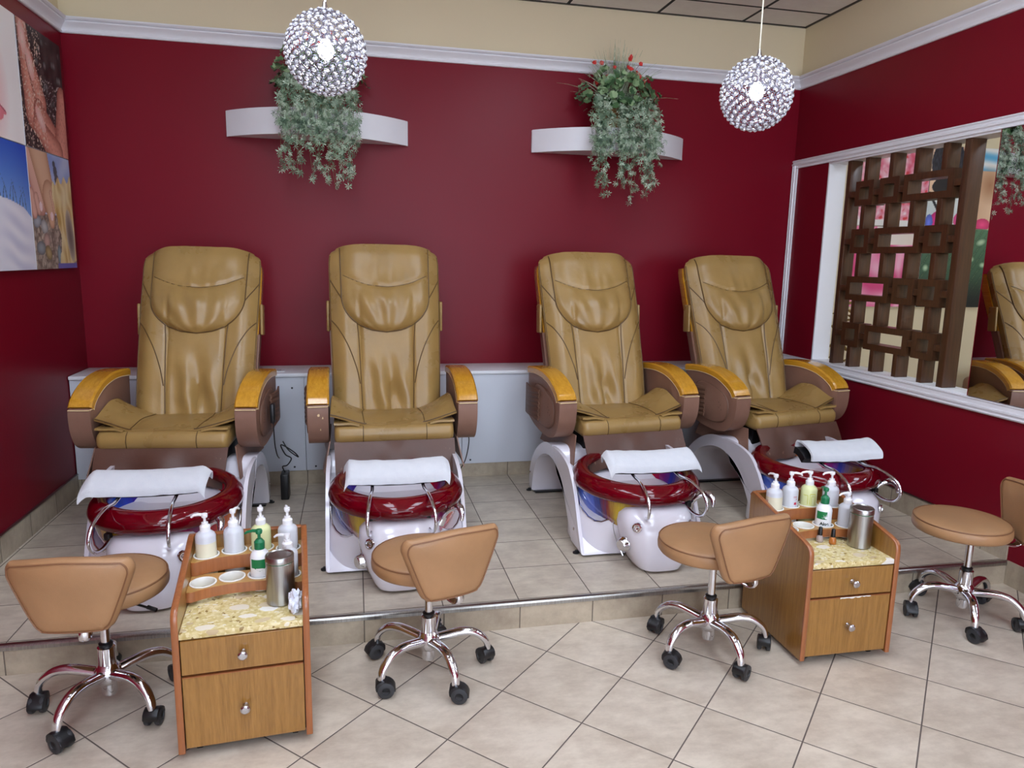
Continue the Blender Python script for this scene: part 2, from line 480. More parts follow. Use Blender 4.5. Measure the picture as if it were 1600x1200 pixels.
# ================================================================== THE ROOM
bm = B(); box2(bm, XL-0.2, 6.3, YF-0.2, PY, -0.1, 0); struct('floor', bm, 'floor')
bm = B(); box2(bm, XL, XR, PY, YW, -0.1, PZ); struct('floor_platform', bm, ['plat'])
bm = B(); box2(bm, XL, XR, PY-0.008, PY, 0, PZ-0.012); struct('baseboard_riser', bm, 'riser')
bm = B(); box2(bm, XR, 6.3, PY, YW, -0.1, 0); struct('floor_next_room', bm, 'plat')
bm = B()
add_prism(bm, [(PY-0.013, PZ-0.016), (PY-0.013, PZ-0.003), (PY-0.009, PZ+0.002), (PY-0.002, PZ+0.004), (PY+0.012, PZ+0.003), (PY+0.012, PZ-0.016)],
          lambda p, q, d: (d, p, q), XL, XR, 0)
struct('trim_platform_edge', bm, 'steel')

bm = B(); box2(bm, XL-0.1, XR+0.02, YW, YW+0.12, 0, ZC); struct('wall_back', bm, 'wall')
bm = B(); box2(bm, XL-0.12, XL, YF, YW+0.12, 0, ZC); struct('wall_left', bm, 'wall')
OY0, OY1, OZ0, OZ1, WT = 3.014, 4.318, 0.855, 2.157, 0.11
bm = B()
box2(bm, XR, XR+WT, YF, YW, 0, OZ0); box2(bm, XR, XR+WT, YF, YW, OZ1, ZC)
box2(bm, XR, XR+WT, YF, OY0, OZ0, OZ1); box2(bm, XR, XR+WT, OY1, YW, OZ0, OZ1)
struct('wall_right', bm, 'wall')
bm = B(); box2(bm, XR+WT, 6.3, YW, YW+0.12, 0, ZC); struct('wall_next_room_back', bm, 'beige')
bm = B(); box2(bm, 6.18, 6.3, YF, YW, 0, ZC); struct('wall_next_room_side', bm, 'beige')
bm = B(); box2(bm, XR+WT, XR+WT+0.01, YF, OY0-0.01, 0, ZC); box2(bm, XR+WT, XR+WT+0.01, OY1, YW, 0, ZC)
struct('wall_next_room_partition', bm, 'beige')
bm = B()
box2(bm, XL-0.1, 6.3, YF-0.12, YF, 0, 0.12); box2(bm, XL-0.1, 6.3, YF-0.12, YF, 2.85, ZC); box2(bm, XL-0.1, XL+0.3, YF-0.12, YF, 0.12, 2.85); box2(bm, 5.9, 6.3, YF-0.12, YF, 0.12, 2.85)
struct('wall_front', bm, 'beige')
# unseen shop front added behind the camera to let daylight in: open metal frame
bm = B()
for x in (XL+0.3, -0.1, 1.3, 2.7, 4.1, 5.9): box2(bm, x-.03, x+.03, YF-.09, YF-.03, 0.12, 2.85)
box2(bm, XL+0.33, 5.87, YF-.09, YF-.03, 0.12, 0.17); box2(bm, XL+0.33, 5.87, YF-.09, YF-.03, 2.80, 2.85)
struct('added_shop_window', bm, 'steel')
bm = B(); box2(bm, XL-0.1, 6.3, YF-0.1, YW+0.12, ZC, ZC+0.06); struct('ceiling', bm, 'ceil')
# thin black wall angle round the ceiling
bm = B()
box2(bm, XL, XR, YW-0.02, YW, ZC-0.004, ZC); box2(bm, XR-0.02, XR, YF, YW, ZC-0.004, ZC); box2(bm, XL, XL+0.02, YF, YW, ZC-0.004, ZC)
struct('trim_ceiling_edge', bm, 'black')

# crown moulding: profile (out from the wall, height)
CP = [(0, 2.685), (0.012, 2.685), (0.016, 2.690), (0.016, 2.697), (0.011, 2.701), (0.013, 2.709), (0.021, 2.720), (0.033, 2.731), (0.040, 2.738),
      (0.040, 2.744), (0.034, 2.747), (0.045, 2.750), (0.052, 2.757), (0.052, 2.764), (0, 2.764)]
bm = B(); add_prism(bm, CP, lambda p, q, d: (d, YW-p, q), XL, XR); struct('trim_crown_back', bm, 'white', smooth=25)
bm = B(); add_prism(bm, CP, lambda p, q, d: (XL+p, d, q), YF, YW); struct('trim_crown_left', bm, 'white', smooth=25)
bm = B(); add_prism(bm, CP, lambda p, q, d: (XR-p, d, q), YF, YW); struct('trim_crown_right', bm, 'white', smooth=25)

# skirting tiles on the platform and beside it
def skirt(name, x0, x1, y0, y1, z0, z1, mat): 
    bm = B(); box2(bm, x0, x1, y0, y1, z0, z1); struct(name, bm, mat)
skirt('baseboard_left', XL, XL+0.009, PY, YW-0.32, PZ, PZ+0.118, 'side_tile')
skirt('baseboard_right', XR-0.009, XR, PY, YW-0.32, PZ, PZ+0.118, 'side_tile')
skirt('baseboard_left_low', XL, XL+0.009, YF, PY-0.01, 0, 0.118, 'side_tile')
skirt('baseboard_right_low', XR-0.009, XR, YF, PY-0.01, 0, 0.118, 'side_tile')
bm = B()
box2(bm, XR-0.013, XR-0.0, PY, YW-0.32, PZ+0.118, PZ+0.124); box2(bm, XL, XL+0.013, PY, YW-0.32, PZ+0.118, PZ+0.124)
struct('trim_baseboard_cap', bm, 'steel')

# boxed ledge running along the back wall: one built-in with lids and screwed panels
LY = YW-0.32
led = thing('wall_ledge', 'long grey white boxed ledge along the foot of the burgundy back wall behind the chairs', 'ledge', (0, LY, PZ))
del led['category']; del led['label']; led['kind'] = 'structure'
bm = B(); box2(bm, XL, XR, 0.012, 0.32, 0, 0.092); obj('plinth', bm, 'riser', led)
bm = B(); box2(bm, XL+0.004, XR-0.004, -0.010, 0.318, 0.668, 0.690, bevel=0.004); obj('top_board', bm, 'ledge_top', led)
bm = B(); box2(bm, XL+0.002, XR-0.002, 0.03, 0.3, 0.09, 0.667); obj('core', bm, 'ledge', led)
xs = [XL+0.003, -0.30, 0.655, 1.60, 2.50, XR-0.003]
for a, b in zip(xs, xs[1:]):
    bm = B(); box2(bm, a+0.0012, b-0.0012, 0.003, 0.02, 0.088, 0.667, bevel=0.0012, seg=1); p = obj('front_panel', bm, 'ledge', led)
    for sx in (a+0.055, b-0.07):
        for sz in (0.112, 0.60):
            bm = B(); add_lathe(bm, [(0, 0.004), (0.004, 0.003), (0.006, 0), (0, -0.001)], 12, Matrix.Translation((sx, 0.002, sz)) @ Matrix.Rotation(pi/2, 4, 'X'))
            obj('screw', bm, 'screw', p)
sk = thing('power_socket', 'white double power socket set flat in the top of the ledge beside the leftmost chair', 'socket', (-0.449, LY+0.10, PZ+0.690))
bm = B(); box2(bm, -0.035, 0.035, -0.045, 0.045, 0, 0.004, bevel=0.0015); obj('face_plate', bm, 'ledge_top', sk)
bm = B()
for dy in (-0.02, 0.02):
    bm = B(); add_box(bm, (-0.008, dy, 0.0045), (0.003, 0.012, 0.002)); add_box(bm, (0.008, dy, 0.0045), (0.003, 0.012, 0.002)); add_box(bm, (0, dy-0.011, 0.0045), (0.005, 0.005, 0.002))
    obj('socket_hole', bm, 'socket', sk)

# ------------------------------------------------------------------ opening in the right wall
FZ0, FZ1, FY0, FY1 = 0.787, 2.213, 1.0, 4.708
def fprof(t): return [(0.000, 0.0), (0.0, 0.013), (0.008, 0.019), (0.014, 0.012), (0.020, 0.012), (0.026, 0.020), (0.034, 0.020), (0.038, 0.011), (t-0.010, 0.009), (t-0.006, 0.013), (t, 0.013), (t, 0.0)]
win = thing('window_1', '', '', (0, 0, 0)); del win['label']; del win['category']; win['kind'] = 'structure'
tz = 0.056; tb = 0.068
bm = B(); add_prism(bm, fprof(tz), lambda p, q, d: (XR-q, d, FZ1-p), FY0, FY1); obj('casing', bm, 'white', win, 25)
bm = B(); add_prism(bm, fprof(tb), lambda p, q, d: (XR-q, d, FZ0+p), FY0, FY1); obj('casing', bm, 'white', win, 25)
bm = B(); add_prism(bm, fprof(0.05), lambda p, q, d: (XR-q, FY1-p, d), FZ0+tb*0.6, FZ1-tz*0.6); obj('casing', bm, 'white', win, 25)
bm = B(); add_prism(bm, fprof(0.05), lambda p, q, d: (XR-q, FY0+p, d), FZ0+tb*0.6, FZ1-tz*0.6); obj('casing', bm, 'white', win, 25)
e = 0.006
bm = B(); box2(bm, XR-0.002, XR+WT+0.012, OY0, OY1, OZ1-0.012, OZ1); obj('head_lining', bm, 'white', win)
bm = B(); box2(bm, XR-0.004, XR+WT+0.02, OY0, OY1, OZ0-0.004, OZ0+0.008, bevel=0.002); obj('sill', bm, 'ledge_top', win)
bm = B(); box2(bm, XR-0.002, XR+WT+0.012, OY1-0.012, OY1, OZ0+0.008, OZ1-0.012); obj('side_lining', bm, 'white', win)
bm = B(); box2(bm, XR+0.002, XR+WT+0.012, OY0, OY0+0.010, OZ0+0.008, OZ1-0.012); obj('side_lining', bm, 'white', win)

mir = thing('wall_mirror', 'large frameless mirror on the right wall beside the dark lattice, reflecting a plant and armchair', 'mirror', (XR, 0, OZ0))
bm = B(); box2(bm, -0.006, -0.001, 1.06, OY0, 0.003, OZ1-OZ0-0.001, bevel=0.0015, seg=1); obj('glass', bm, 'mirror', mir)
bm = B(); box2(bm, -0.0065, -0.0005, OY0, OY0+0.003, 0.003, OZ1-OZ0-0.001); obj('red_reflection_strip', bm, 'wall', mir)  # burgundy strip paints in the red wall's reflection on the mirror edge

# lattice screen standing on the sill
lat = thing('lattice_screen', 'dark walnut wooden lattice screen of square boxes and uprights standing in the wall opening', 'screen', (XR+0.012, 0, OZ0+0.008))
LX = 0.082; T = 0.036; ZT = OZ1-0.012-(OZ0+0.008); zb = OZ0+0.008
YS = [4.128, 3.967, 3.757, 3.562, 3.367]
def lbox(y0, y1, z0, z1, name, inset=0.0):
    bm = B(); box2(bm, inset, LX-inset, y0, y1, z0-zb, z1-zb, bevel=0.0025, seg=2); return obj(name, bm, 'lattice', lat)
bm = B(); box2(bm, -0.004, LX+0.004, 3.196, 3.234, 0, ZT, bevel=0.004); box2(bm, 0.0, LX, 3.234, 3.242, 0, ZT); obj('post', bm, 'lattice', lat)
lbox(YS[0]-T/2, YS[0]+T/2, zb, zb+ZT, 'upright')
bands = [1.935, 1.647, 1.357, 1.068]; HB = 0.074
wide = [2, 1, 0, 1]     # index (0..3) of the first stile of the wide box in each band
for bi, zc in enumerate(bands):
    w0 = wide[bi]; i = 0; edges = []
    while i < 4:
        ys = YS[1:]
        if i == w0: hi, lo = ys[i]+0.079, ys[i+1]-0.079; i += 2
        else: hi, lo = ys[i]+0.079, ys[i]-0.079; i += 1
        edges.append((hi, lo))
        bm = B()
        o_ = [(lo, zc-HB), (hi, zc-HB), (hi, zc+HB), (lo, zc+HB)]; q = 0.037
        i_ = [(lo+q, zc-HB+q), (hi-q, zc-HB+q), (hi-q, zc+HB-q), (lo+q, zc+HB-q)]
        for k in range(4):
            k2 = (k+1) % 4
            quad = [o_[k], o_[k2], i_[k2], i_[k]]
            add_prism(bm, quad, lambda p, r, d: (d, p, r-zb), -0.003, LX+0.003)
        bmesh.ops.remove_doubles(bm, verts=bm.verts, dist=1e-5)
        obj('lattice_box', bm, 'lattice', lat, smooth=20)
    prev = YS[0]-T/2
    for hi, lo in edges:
        lbox(hi, prev, zc-T/2, zc+T/2, 'cross_bar'); prev = lo
    lbox(3.242, prev, zc-T/2, zc+T/2, 'cross_bar')
lv = [zb+ZT]+sum([[z+HB, z-HB] for z in bands], [])+[zb]
for k in range(0, len(lv), 2):
    for y in YS[1:]: lbox(y-T/2, y+T/2, lv[k+1], lv[k], 'upright')

# ------------------------------------------------------------------ printed canvases
def capd(u, v, a, b):
    ax, ay = a; bx, by = b; dx, dy = bx-ax, by-ay
    t = max(0, min(1, ((u-ax)*dx+(v-ay)*dy)/(dx*dx+dy*dy))); return math.hypot(u-ax-dx*t, v-ay-dy*t), t
def eld(u, v, cx, cy, rx, ry, a=0):
    c, s = cos(a), sin(a); x, y = u-cx, v-cy
    return math.hypot((x*c+y*s)/rx, (-x*s+y*c)/ry)
def nz(u, v, s, o=0): return noise.noise(Vector((u*s+o, v*s-o, o*1.7)))
def mx(a, b, t): t = max(0, min(1, t)); return tuple(x+(y-x)*t for x, y in zip(a, b))
def vor(u, v, s, o=0):
    d, p = noise.voronoi(Vector((u*s+o, v*s, 0.3)))
    return d[0], d[1], p[0]
def canvas_face(u, v):
    c = mx((236, 226, 222), (246, 243, 240), u+0.2*nz(u, v, 3))
    c = mx(c, (238, 186, 186), 1.2-eld(u, v, 0.42, 0.36, 0.3, 0.42))
    if eld(u, v, 0.52, 0.22, 0.17, 0.035, -0.15) < 1 or eld(u, v, 0.5, 0.17, 0.13, 0.05) < 1: c = (222, 128, 138)
    if abs(v-0.222-0.03*sin((u-0.4)*14)) < 0.006 and 0.4 < u < 0.68: c = (150, 70, 80)
    if eld(u, v, 0.5, 0.83, 0.13, 0.03, 0.2) < 1: c = (60, 50, 50)
    if eld(u, v, 0.5, 0.76, 0.09, 0.05) < 1: c = (150, 150, 160)
    return c
def canvas_fingers(u, v):
    n = nz(u, v, 9); c = mx((74, 64, 62), (40, 36, 36), 0.5+n)
    d0, d1, _ = vor(u, v, 9, 3)
    if 0.35 < u < 0.95 and 0.25 < v < 0.95 and d0 < 0.32: c = mx((150, 150, 146), (60, 64, 64), d0*3.0)
    if abs(sin(u*31+6*n)*sin(v*27+4*n)) < 0.06 and u > 0.45 and v < 0.62: c = (168, 164, 160)
    for a, b, r in (((0.12, 0.98), (0.22, 0.3), 0.13), ((0.2, 0.78), (0.42, 0.4), 0.1), ((0.36, 0.3), (0.85, -0.05), 0.16), ((0.95, 0.5), (0.86, 0.05), 0.16), ((0.3, 0.2), (0.72, 0.0), 0.12)):
        d, t = capd(u, v, a, b); r2_ = r*(0.8+0.4*t)
        if d < r2_: c = mx((226, 158, 138), (146, 84, 70), (d/r2_)**2*0.85); c = mx(c, (120, 70, 60), 0.4*max(0, nz(u, v, 40)))
    for e_ in ((0.12, 0.86, 0.07, 0.13, 0.2), (0.24, 0.68, 0.065, 0.13, 0.35), (0.38, 0.26, 0.06, 0.13, 0.8)):
        q = eld(u, v, *e_)
        if q < 1: c = mx((246, 214, 206), (226, 170, 160), q)
    if nz(u, v, 60, 2) > 0.35 and u < 0.5: c = (220, 200, 180)
    return c
def canvas_dune(u, v):
    h = 0.47+0.09*sin(u*2.6+0.6)-0.25*max(0, u-0.85)
    if v > h:
        c = mx((120, 164, 226), (34, 84, 190), (v-h)/0.5)
        for k in range(9):
            x0 = 0.42+k*0.06; lean = 0.05*sin(k*2.3)
            t = (v-h)/(0.16+0.03*sin(k*4))
            if 0 < t < 1 and abs(u-x0-lean*t*t*2) < 0.007*(1.2-t): c = (60, 84, 110)
        return c
    c = mx((236, 236, 244), (204, 206, 226), 0.5+0.5*sin((v*38+u*9+2*nz(u, v, 3))))
    return mx(c, (226, 228, 240), 0.65+nz(u, v, 2))
def canvas_feet(u, v):
    c = mx((142, 164, 214), (188, 204, 232), 0.5+nz(u, v, 5))
    if v < 0.47:
        d0, d1, p = vor(u, v, 26, 5); k = (p.x*7.3) % 1
        c = mx(mx((120, 108, 96), (190, 176, 160), k), (70, 62, 56), max(0, 0.4-(d1-d0)*3))
        for e_, cc in (((0.10, 0.40, .09, .05, .2), (170, 178, 186)), ((.25, .36, .08, .06, -.2), (196, 198, 196)), ((.28, .24, .08, .07, .3), (202, 172, 160)), ((.14, .18, .1, .06, 0), (150, 160, 164)),
                       ((.3, .14, .08, .06, -.4), (176, 156, 112)), ((.56, .12, .05, .09, 0), (150, 172, 176))):
            q = eld(u, v, *e_)
            if q < 1: c = mx(cc, tuple(x*0.7 for x in cc), q*q)
    for e_ in ((.6, .92, .035, .03, 0), (.62, .86, .045, .05, 0), (.64, .79, .05, .05, 0), (.655, .72, .05, .04, 0)):
        if eld(u, v, *e_) < 1: c = (82, 92, 100)
    for a, b, r in (((-0.02, 1.05), (0.22, 0.58), 0.13), ((0.02, .62), (.06, .48), .06), ((.12, .6), (.16, .5), .05)):
        d, t = capd(u, v, a, b)
        if d < r: c = mx((222, 178, 160), (170, 118, 104), (d/r)**3)
    for a, b, r0, r1 in (((0.22, 1.08), (0.42, 0.6), 0.2, 0.15), ((.42, .62), (.44, .42), .15, .07)):
        d, t = capd(u, v, a, b); r = r0+(r1-r0)*t
        if d < r: c = mx((222, 184, 152), (176, 130, 100), (d/r)**3)
    for k in range(4):
        d, t = capd(u, v, (.46+.045*k, .66), (.52+.04*k, .5+.02*k))
        if d < .026: c = mx((230, 190, 160), (176, 124, 104), (d/.026)**2)
    for e_ in ((.45, .46, .035, .04, 0), (.21, .53, .035, .04, .3)):
        if eld(u, v, *e_) < 1: c = (240, 214, 214)
    s = 0.50+0.10*sin(v*7)+0.14*(v-0.3)+0.03*nz(u, v, 12)
    if u > s+0.05 and 0.03+0.25*max(0, u-0.85) < v < 0.70+0.12*u+0.03*sin(u*40):
        c = mx((228, 206, 140), (196, 160, 90), 0.5+0.5*sin(u*46+v*10+4*nz(u, v, 6)))
        c = mx(c, (240, 228, 186), 0.4+nz(u, v, 4))
        q = eld(u, v, .88, .30, .1, .24, .15)
        if q < 1: c = mx((120, 112, 104), (206, 196, 170), q*q)
    if v < 0.05 and u > 0.5: c = (110, 110, 180)
    return c
def canvas_blossom(u, v):
    d0, d1, p = vor(u, v, 7, 1); k = (p.x*5.1+p.y) % 1
    c = mx(mx((244, 200, 212), (252, 238, 242), k), (216, 84, 116), d0*1.1)
    n = nz(u, v, 16)
    c = mx(c, (250, 240, 246), max(0, n)*1.2); c = mx(c, (214, 50, 60), max(0, -n-0.25)*3)
    if v < 0.07: c = (238, 234, 230)
    return c
def canvas_woman(u, v):
    c = mx((222, 182, 150), (240, 206, 176), 0.5+nz(u, v, 2))
    if v > .7 and u < .55 and u > .3: c = (226, 180, 152)
    if v > 0.72 and u > 0.5: c = mx((236, 236, 236), (90, 170, 216), 0.5+0.5*sin(v*34+u*3))
    q = eld(u, v, .93, .55, .22, .26, .2)
    if q < 1: c = mx((172, 124, 92), c, q)
    if eld(u, v, .24, .82, .24, .3, -.15) < 1: c = mx((24, 24, 34), (56, 58, 76), 0.4+nz(u*3, v, 20))
    if eld(u, v, .3, .52, .26, .12, .1) < 1: c = (30, 28, 36)
    if v < .42 and u < .5: c = mx((226, 232, 230), (206, 216, 220), 0.5+nz(u, v, 6))
    d, t = capd(u, v, (.06, .44), (.24, .2))
    if abs(d-.05) < .018 and v < .44: c = (34, 36, 44)
    for e_, cc in (((.2, .08, .16, .13, .3), (186, 40, 116)), ((.05, .06, .06, .1, 0), (80, 96, 180)), ((.52, .10, .1, .1, 0), (206, 70, 130)), ((.66, .06, .09, .09, 0), (222, 90, 90)), ((.88, .05, .12, .08, 0), (206, 60, 110))):
        q = eld(u, v, *e_)
        if q < 1: c = mx(tuple(min(255, x*1.3+10) for x in cc), cc, q)
    return c
def canvas_petal(u, v):
    a = atan2(v-0.25, u-0.75); r = math.hypot(u-.75, v-.25)
    k = 0.5+0.5*sin(a*7+r*5)
    c = mx((222, 70, 130), (250, 190, 212), k*0.8+0.3*nz(u, v, 5)); c = mx(c, (176, 30, 84), max(0, .25-r)*3)
    if v > .78 and u > .3: c = mx((250, 244, 240), (232, 214, 202), u)
    return c
def canvas_leaf(u, v):
    k = abs(sin((u*0.8-v*0.55)*34))
    c = mx((26, 50, 40), (104, 146, 112), (0.15+0.85*v)*(0.55+0.3*k)); 
    if k < .06: c = mx(c, (170, 190, 130), .5)
    c = mx(c, (12, 16, 24), sstep(.45, .0, v)*0.8)
    for e_ in ((.2, .86, .07, .05, .3), (.55, .7, .08, .05, .2), (.3, .6, .06, .04, 0), (.9, .84, .09, .05, .3), (.78, .62, .05, .04, 0), (.08, .5, .05, .05, 0), (.97, .55, .06, .04, 0)):
        q = eld(u, v, *e_)
        if q < 1: c = mx((190, 214, 180), (60, 96, 70), q*q)
    return c
def canvas(name, label, cat, base, ux, w, h, nrm, th, fn, group, nu=110, nv=120):
    """base: lower left front corner; ux: unit vector to the right as seen; nrm: towards the viewer"""
    t = thing(name, label, cat, base, 0, group)
    ux, nrm = Vector(ux), Vector(nrm); up = Vector((0, 0, 1))
    bm = B(); grid = [[bm.verts.new(ux*(w*i/nu)+up*(h*j/nv)) for j in range(nv+1)] for i in range(nu+1)]
    for i in range(nu):
        for j in range(nv): bm.faces.new((grid[i][j], grid[i+1][j], grid[i+1][j+1], grid[i][j+1]))
    me = bpy.data.meshes.new('print'); bm.to_mesh(me); bm.free()
    ca = me.color_attributes.new('Col', 'FLOAT_COLOR', 'POINT')
    k = 0
    for i in range(nu+1):
        for j in range(nv+1):
            c = lin(tuple(max(0, min(255, x)) for x in fn(i/nu, j/nv))); ca.data[k].color = (c[0], c[1], c[2], 1); k += 1
    me.materials.append(M['print'])
    if (me.polygons[0].normal).dot(nrm) < 0: me.flip_normals()
    o = bpy.data.objects.new('print', me); COL.objects.link(o); o.parent = t
    bm = B(); pts = [ux*0+up*0, ux*w, ux*w+up*h, up*h]
    A = [bm.verts.new(p-nrm*0.0006) for p in pts]; Q = [bm.verts.new(p-nrm*th) for p in pts]
    bm.faces.new(A); bm.faces.new(Q[::-1])
    for i in range(4): bm.faces.new((A[i], Q[i], Q[(i+1) % 4], A[(i+1) % 4]))
    obj('stretcher', bm, 'white', t)
    return t
gL = 'printed canvases on the left wall'
XC = XL+0.026; WL = 0.545
for y0, z0, fn, lb in ((3.508, 1.995, canvas_face, 'canvas print of a pale face with pink lips, left wall, cut by picture edge'),
                       (4.060, 1.995, canvas_fingers, 'canvas print of fingers over dark pebbles, above the picture of bare feet'),
                       (3.508, 1.398, canvas_dune, 'canvas print of a white sand dune under blue sky on the left wall'),
                       (4.056, 1.398, canvas_feet, 'canvas print of bare feet, pebbles and a yellow seashell on the left wall')):
    canvas('canvas_print', lb, 'picture', (XC, y0, z0), (0, 1, 0), WL-0.004, 0.592, (1, 0, 0), 0.024, fn, gL)
gR = 'printed canvases seen through the lattice'
for x0, z0, fn, lb in ((3.58, 1.79, canvas_blossom, 'canvas print of pink and white blossom seen through the lattice, upper left'),
                       (4.158, 1.79, canvas_woman, 'canvas print of a dark-haired woman beside a towel, past the lattice'),
                       (3.58, 1.198, canvas_petal, 'canvas print of large pink petals seen through the lower lattice'),
                       (4.158, 1.198, canvas_leaf, 'canvas print of a dark green leaf, beyond the lattice post')):
    canvas('canvas_print', lb, 'picture', (x0, YW-0.026, z0), (1, 0, 0), 0.572, 0.585, (0, -1, 0), 0.024, fn, gR)
# the next room, seen through the lattice
ob = thing('bench_seat', 'brown upholstered seat in the next room, low behind the lattice post', 'seat', (4.72, 4.25, 0))
bm = B(); add_box(bm, (0, 0, 0.38), (0.42, 0.6, 0.62), 0.05, 4); obj('body', bm, 'brown', ob)
bm = B(); add_box(bm, (0, 0, 0.705), (0.36, 0.52, 0.03), 0.014, 3); obj('cushion', bm, 'browndark', ob)
bm = B(); add_box(bm, (0, 0, 0.035), (0.36, 0.5, 0.07), 0.005, 1); obj('base', bm, 'black', ob)
bn = thing('bronze_plant', 'bronze coloured leafy ornament seen in the slit between white jamb and lattice', 'ornament', (3.42, 4.52, 0))
bm = B(); add_lathe(bm, [(0, 0), (0.07, 0), (0.085, 0.12), (0.05, 0.2), (0.02, 0.24), (0.012, 0.7), (0, 0.7)], 16); obj('stand', bm, 'bronze', bn)
bm = B()
for k in range(46):
    z = 0.5+0.75*random.random(); a = random.random()*2*pi; r = 0.02+0.05*random.random()
    mt = Matrix.Translation((r*cos(a), r*sin(a), z)) @ Matrix.Rotation(a, 4, 'Z') @ Matrix.Rotation(random.uniform(-.9, .9), 4, 'Y') @ Matrix.Diagonal((0.035, 0.02, 0.008, 1))
    bmesh.ops.create_icosphere(bm, subdivisions=1, radius=1, matrix=mt)
obj('leaves', bm, 'bronze', bn)

# ------------------------------------------------------------------ ceiling lights
k = 0
for x in (-0.35, 1.5):
    for y in (2.15, 0.45, -1.4):
        o = thing('ceiling_light', 'fluorescent ceiling panel above the stools, diffuser lowered to light the upper walls', 'ceiling light', (x, y, ZC), 0, 'ceiling panels with lowered diffusers')
        bm = B()
        for (a, b, c, d) in ((-.30, .30, -.60, -.575), (-.30, .30, .575, .60), (-.30, -.275, -.575, .575), (.275, .30, -.575, .575)): box2(bm, a, b, c, d, -0.012, 0.002)
        obj('frame', bm, 'white', o)
        bm = B(); box2(bm, -.273, .273, -.573, .573, -0.075, -0.001, bevel=.02); obj('diffuser', bm, 'lamp', o)  # diffuser lowered below the ceiling to light it and the upper walls
o = thing('ceiling_light', 'ceiling panel added out of view to light the next room', 'ceiling light', (4.4, 2.6, ZC), 0)  # unseen lamp, added so that the next room is lit
bm = B(); box2(bm, -.30, .30, -.60, -.575, -0.012, 0.002); box2(bm, -.30, .30, .575, .60, -0.012, 0.002); box2(bm, -.30, -.275, -.575, .575, -0.012, 0.002); box2(bm, .275, .30, -.575, .575, -0.012, 0.002)
obj('frame', bm, 'white', o)
bm = B(); box2(bm, -.273, .273, -.573, .573, -0.075, -0.001, bevel=.02); obj('diffuser', bm, 'lamp', o)

# ================================================================== PEDICURE MASSAGE CHAIRS
def back_axis(t):
    """centre line of the backrest front, t 0 (seat) .. 1 (top) -> y, z"""
    P = [(0.0, 0.885, 0.50), (0.25, 0.945, 0.745), (0.5, 1.02, 0.98), (0.75, 1.10, 1.205), (0.93, 1.155, 1.365), (1.0, 1.185, 1.412)]
    for a, b in zip(P, P[1:]):
        if t <= b[0]:
            k = (t-a[0])/(b[0]-a[0]); return a[1]+(b[1]-a[1])*k, a[2]+(b[2]-a[2])*k
    return P[-1][1], P[-1][2]
def back_hw(t): return interp([(0, .284), (.12, .291), (.45, .300), (.7, .306), (.9, .308), (.96, .303), (.985, .292), (1.0, .272)], t)
def back_front(x, t):
    y, z = back_axis(t); y2, z2 = back_axis(min(1, t+0.02)); y1, z1 = back_axis(max(0, t-0.02))
    ty, tz = y2-y1, z2-z1; L = math.hypot(ty, tz); ny, nz_ = -tz/L, ty/L      # outward normal towards the sitter
    hw = back_hw(t); u = abs(x)/hw
    d = 0.055*(1-min(1, u)**5)                                             # crown of the pad
    d += 0.018*exp(-((abs(x)-0.235)/0.055)**2)*sstep(1.0, .6, t)           # side bolsters
    d -= 0.010*exp(-((abs(x)-0.145+0.02*(0.6-t))/0.008)**2)*sstep(.75, .6, t)
    # loose leather: puckers in the small of the back
    k = exp(-((t-0.17)/0.13)**2)*exp(-(x/0.10)**2)
    d += k*(0.027*cos(x*46+t*9)+0.010*sin(t*30+x*30)) - 0.022*exp(-((x-0.012-0.05*(t-.1))/0.007)**2)*sstep(.24, .12, t)
    d += 0.004*noise.noise(Vector((x*7, t*6, 1.3)))
    return Vector((x, y+ny*d, z+nz_*d))
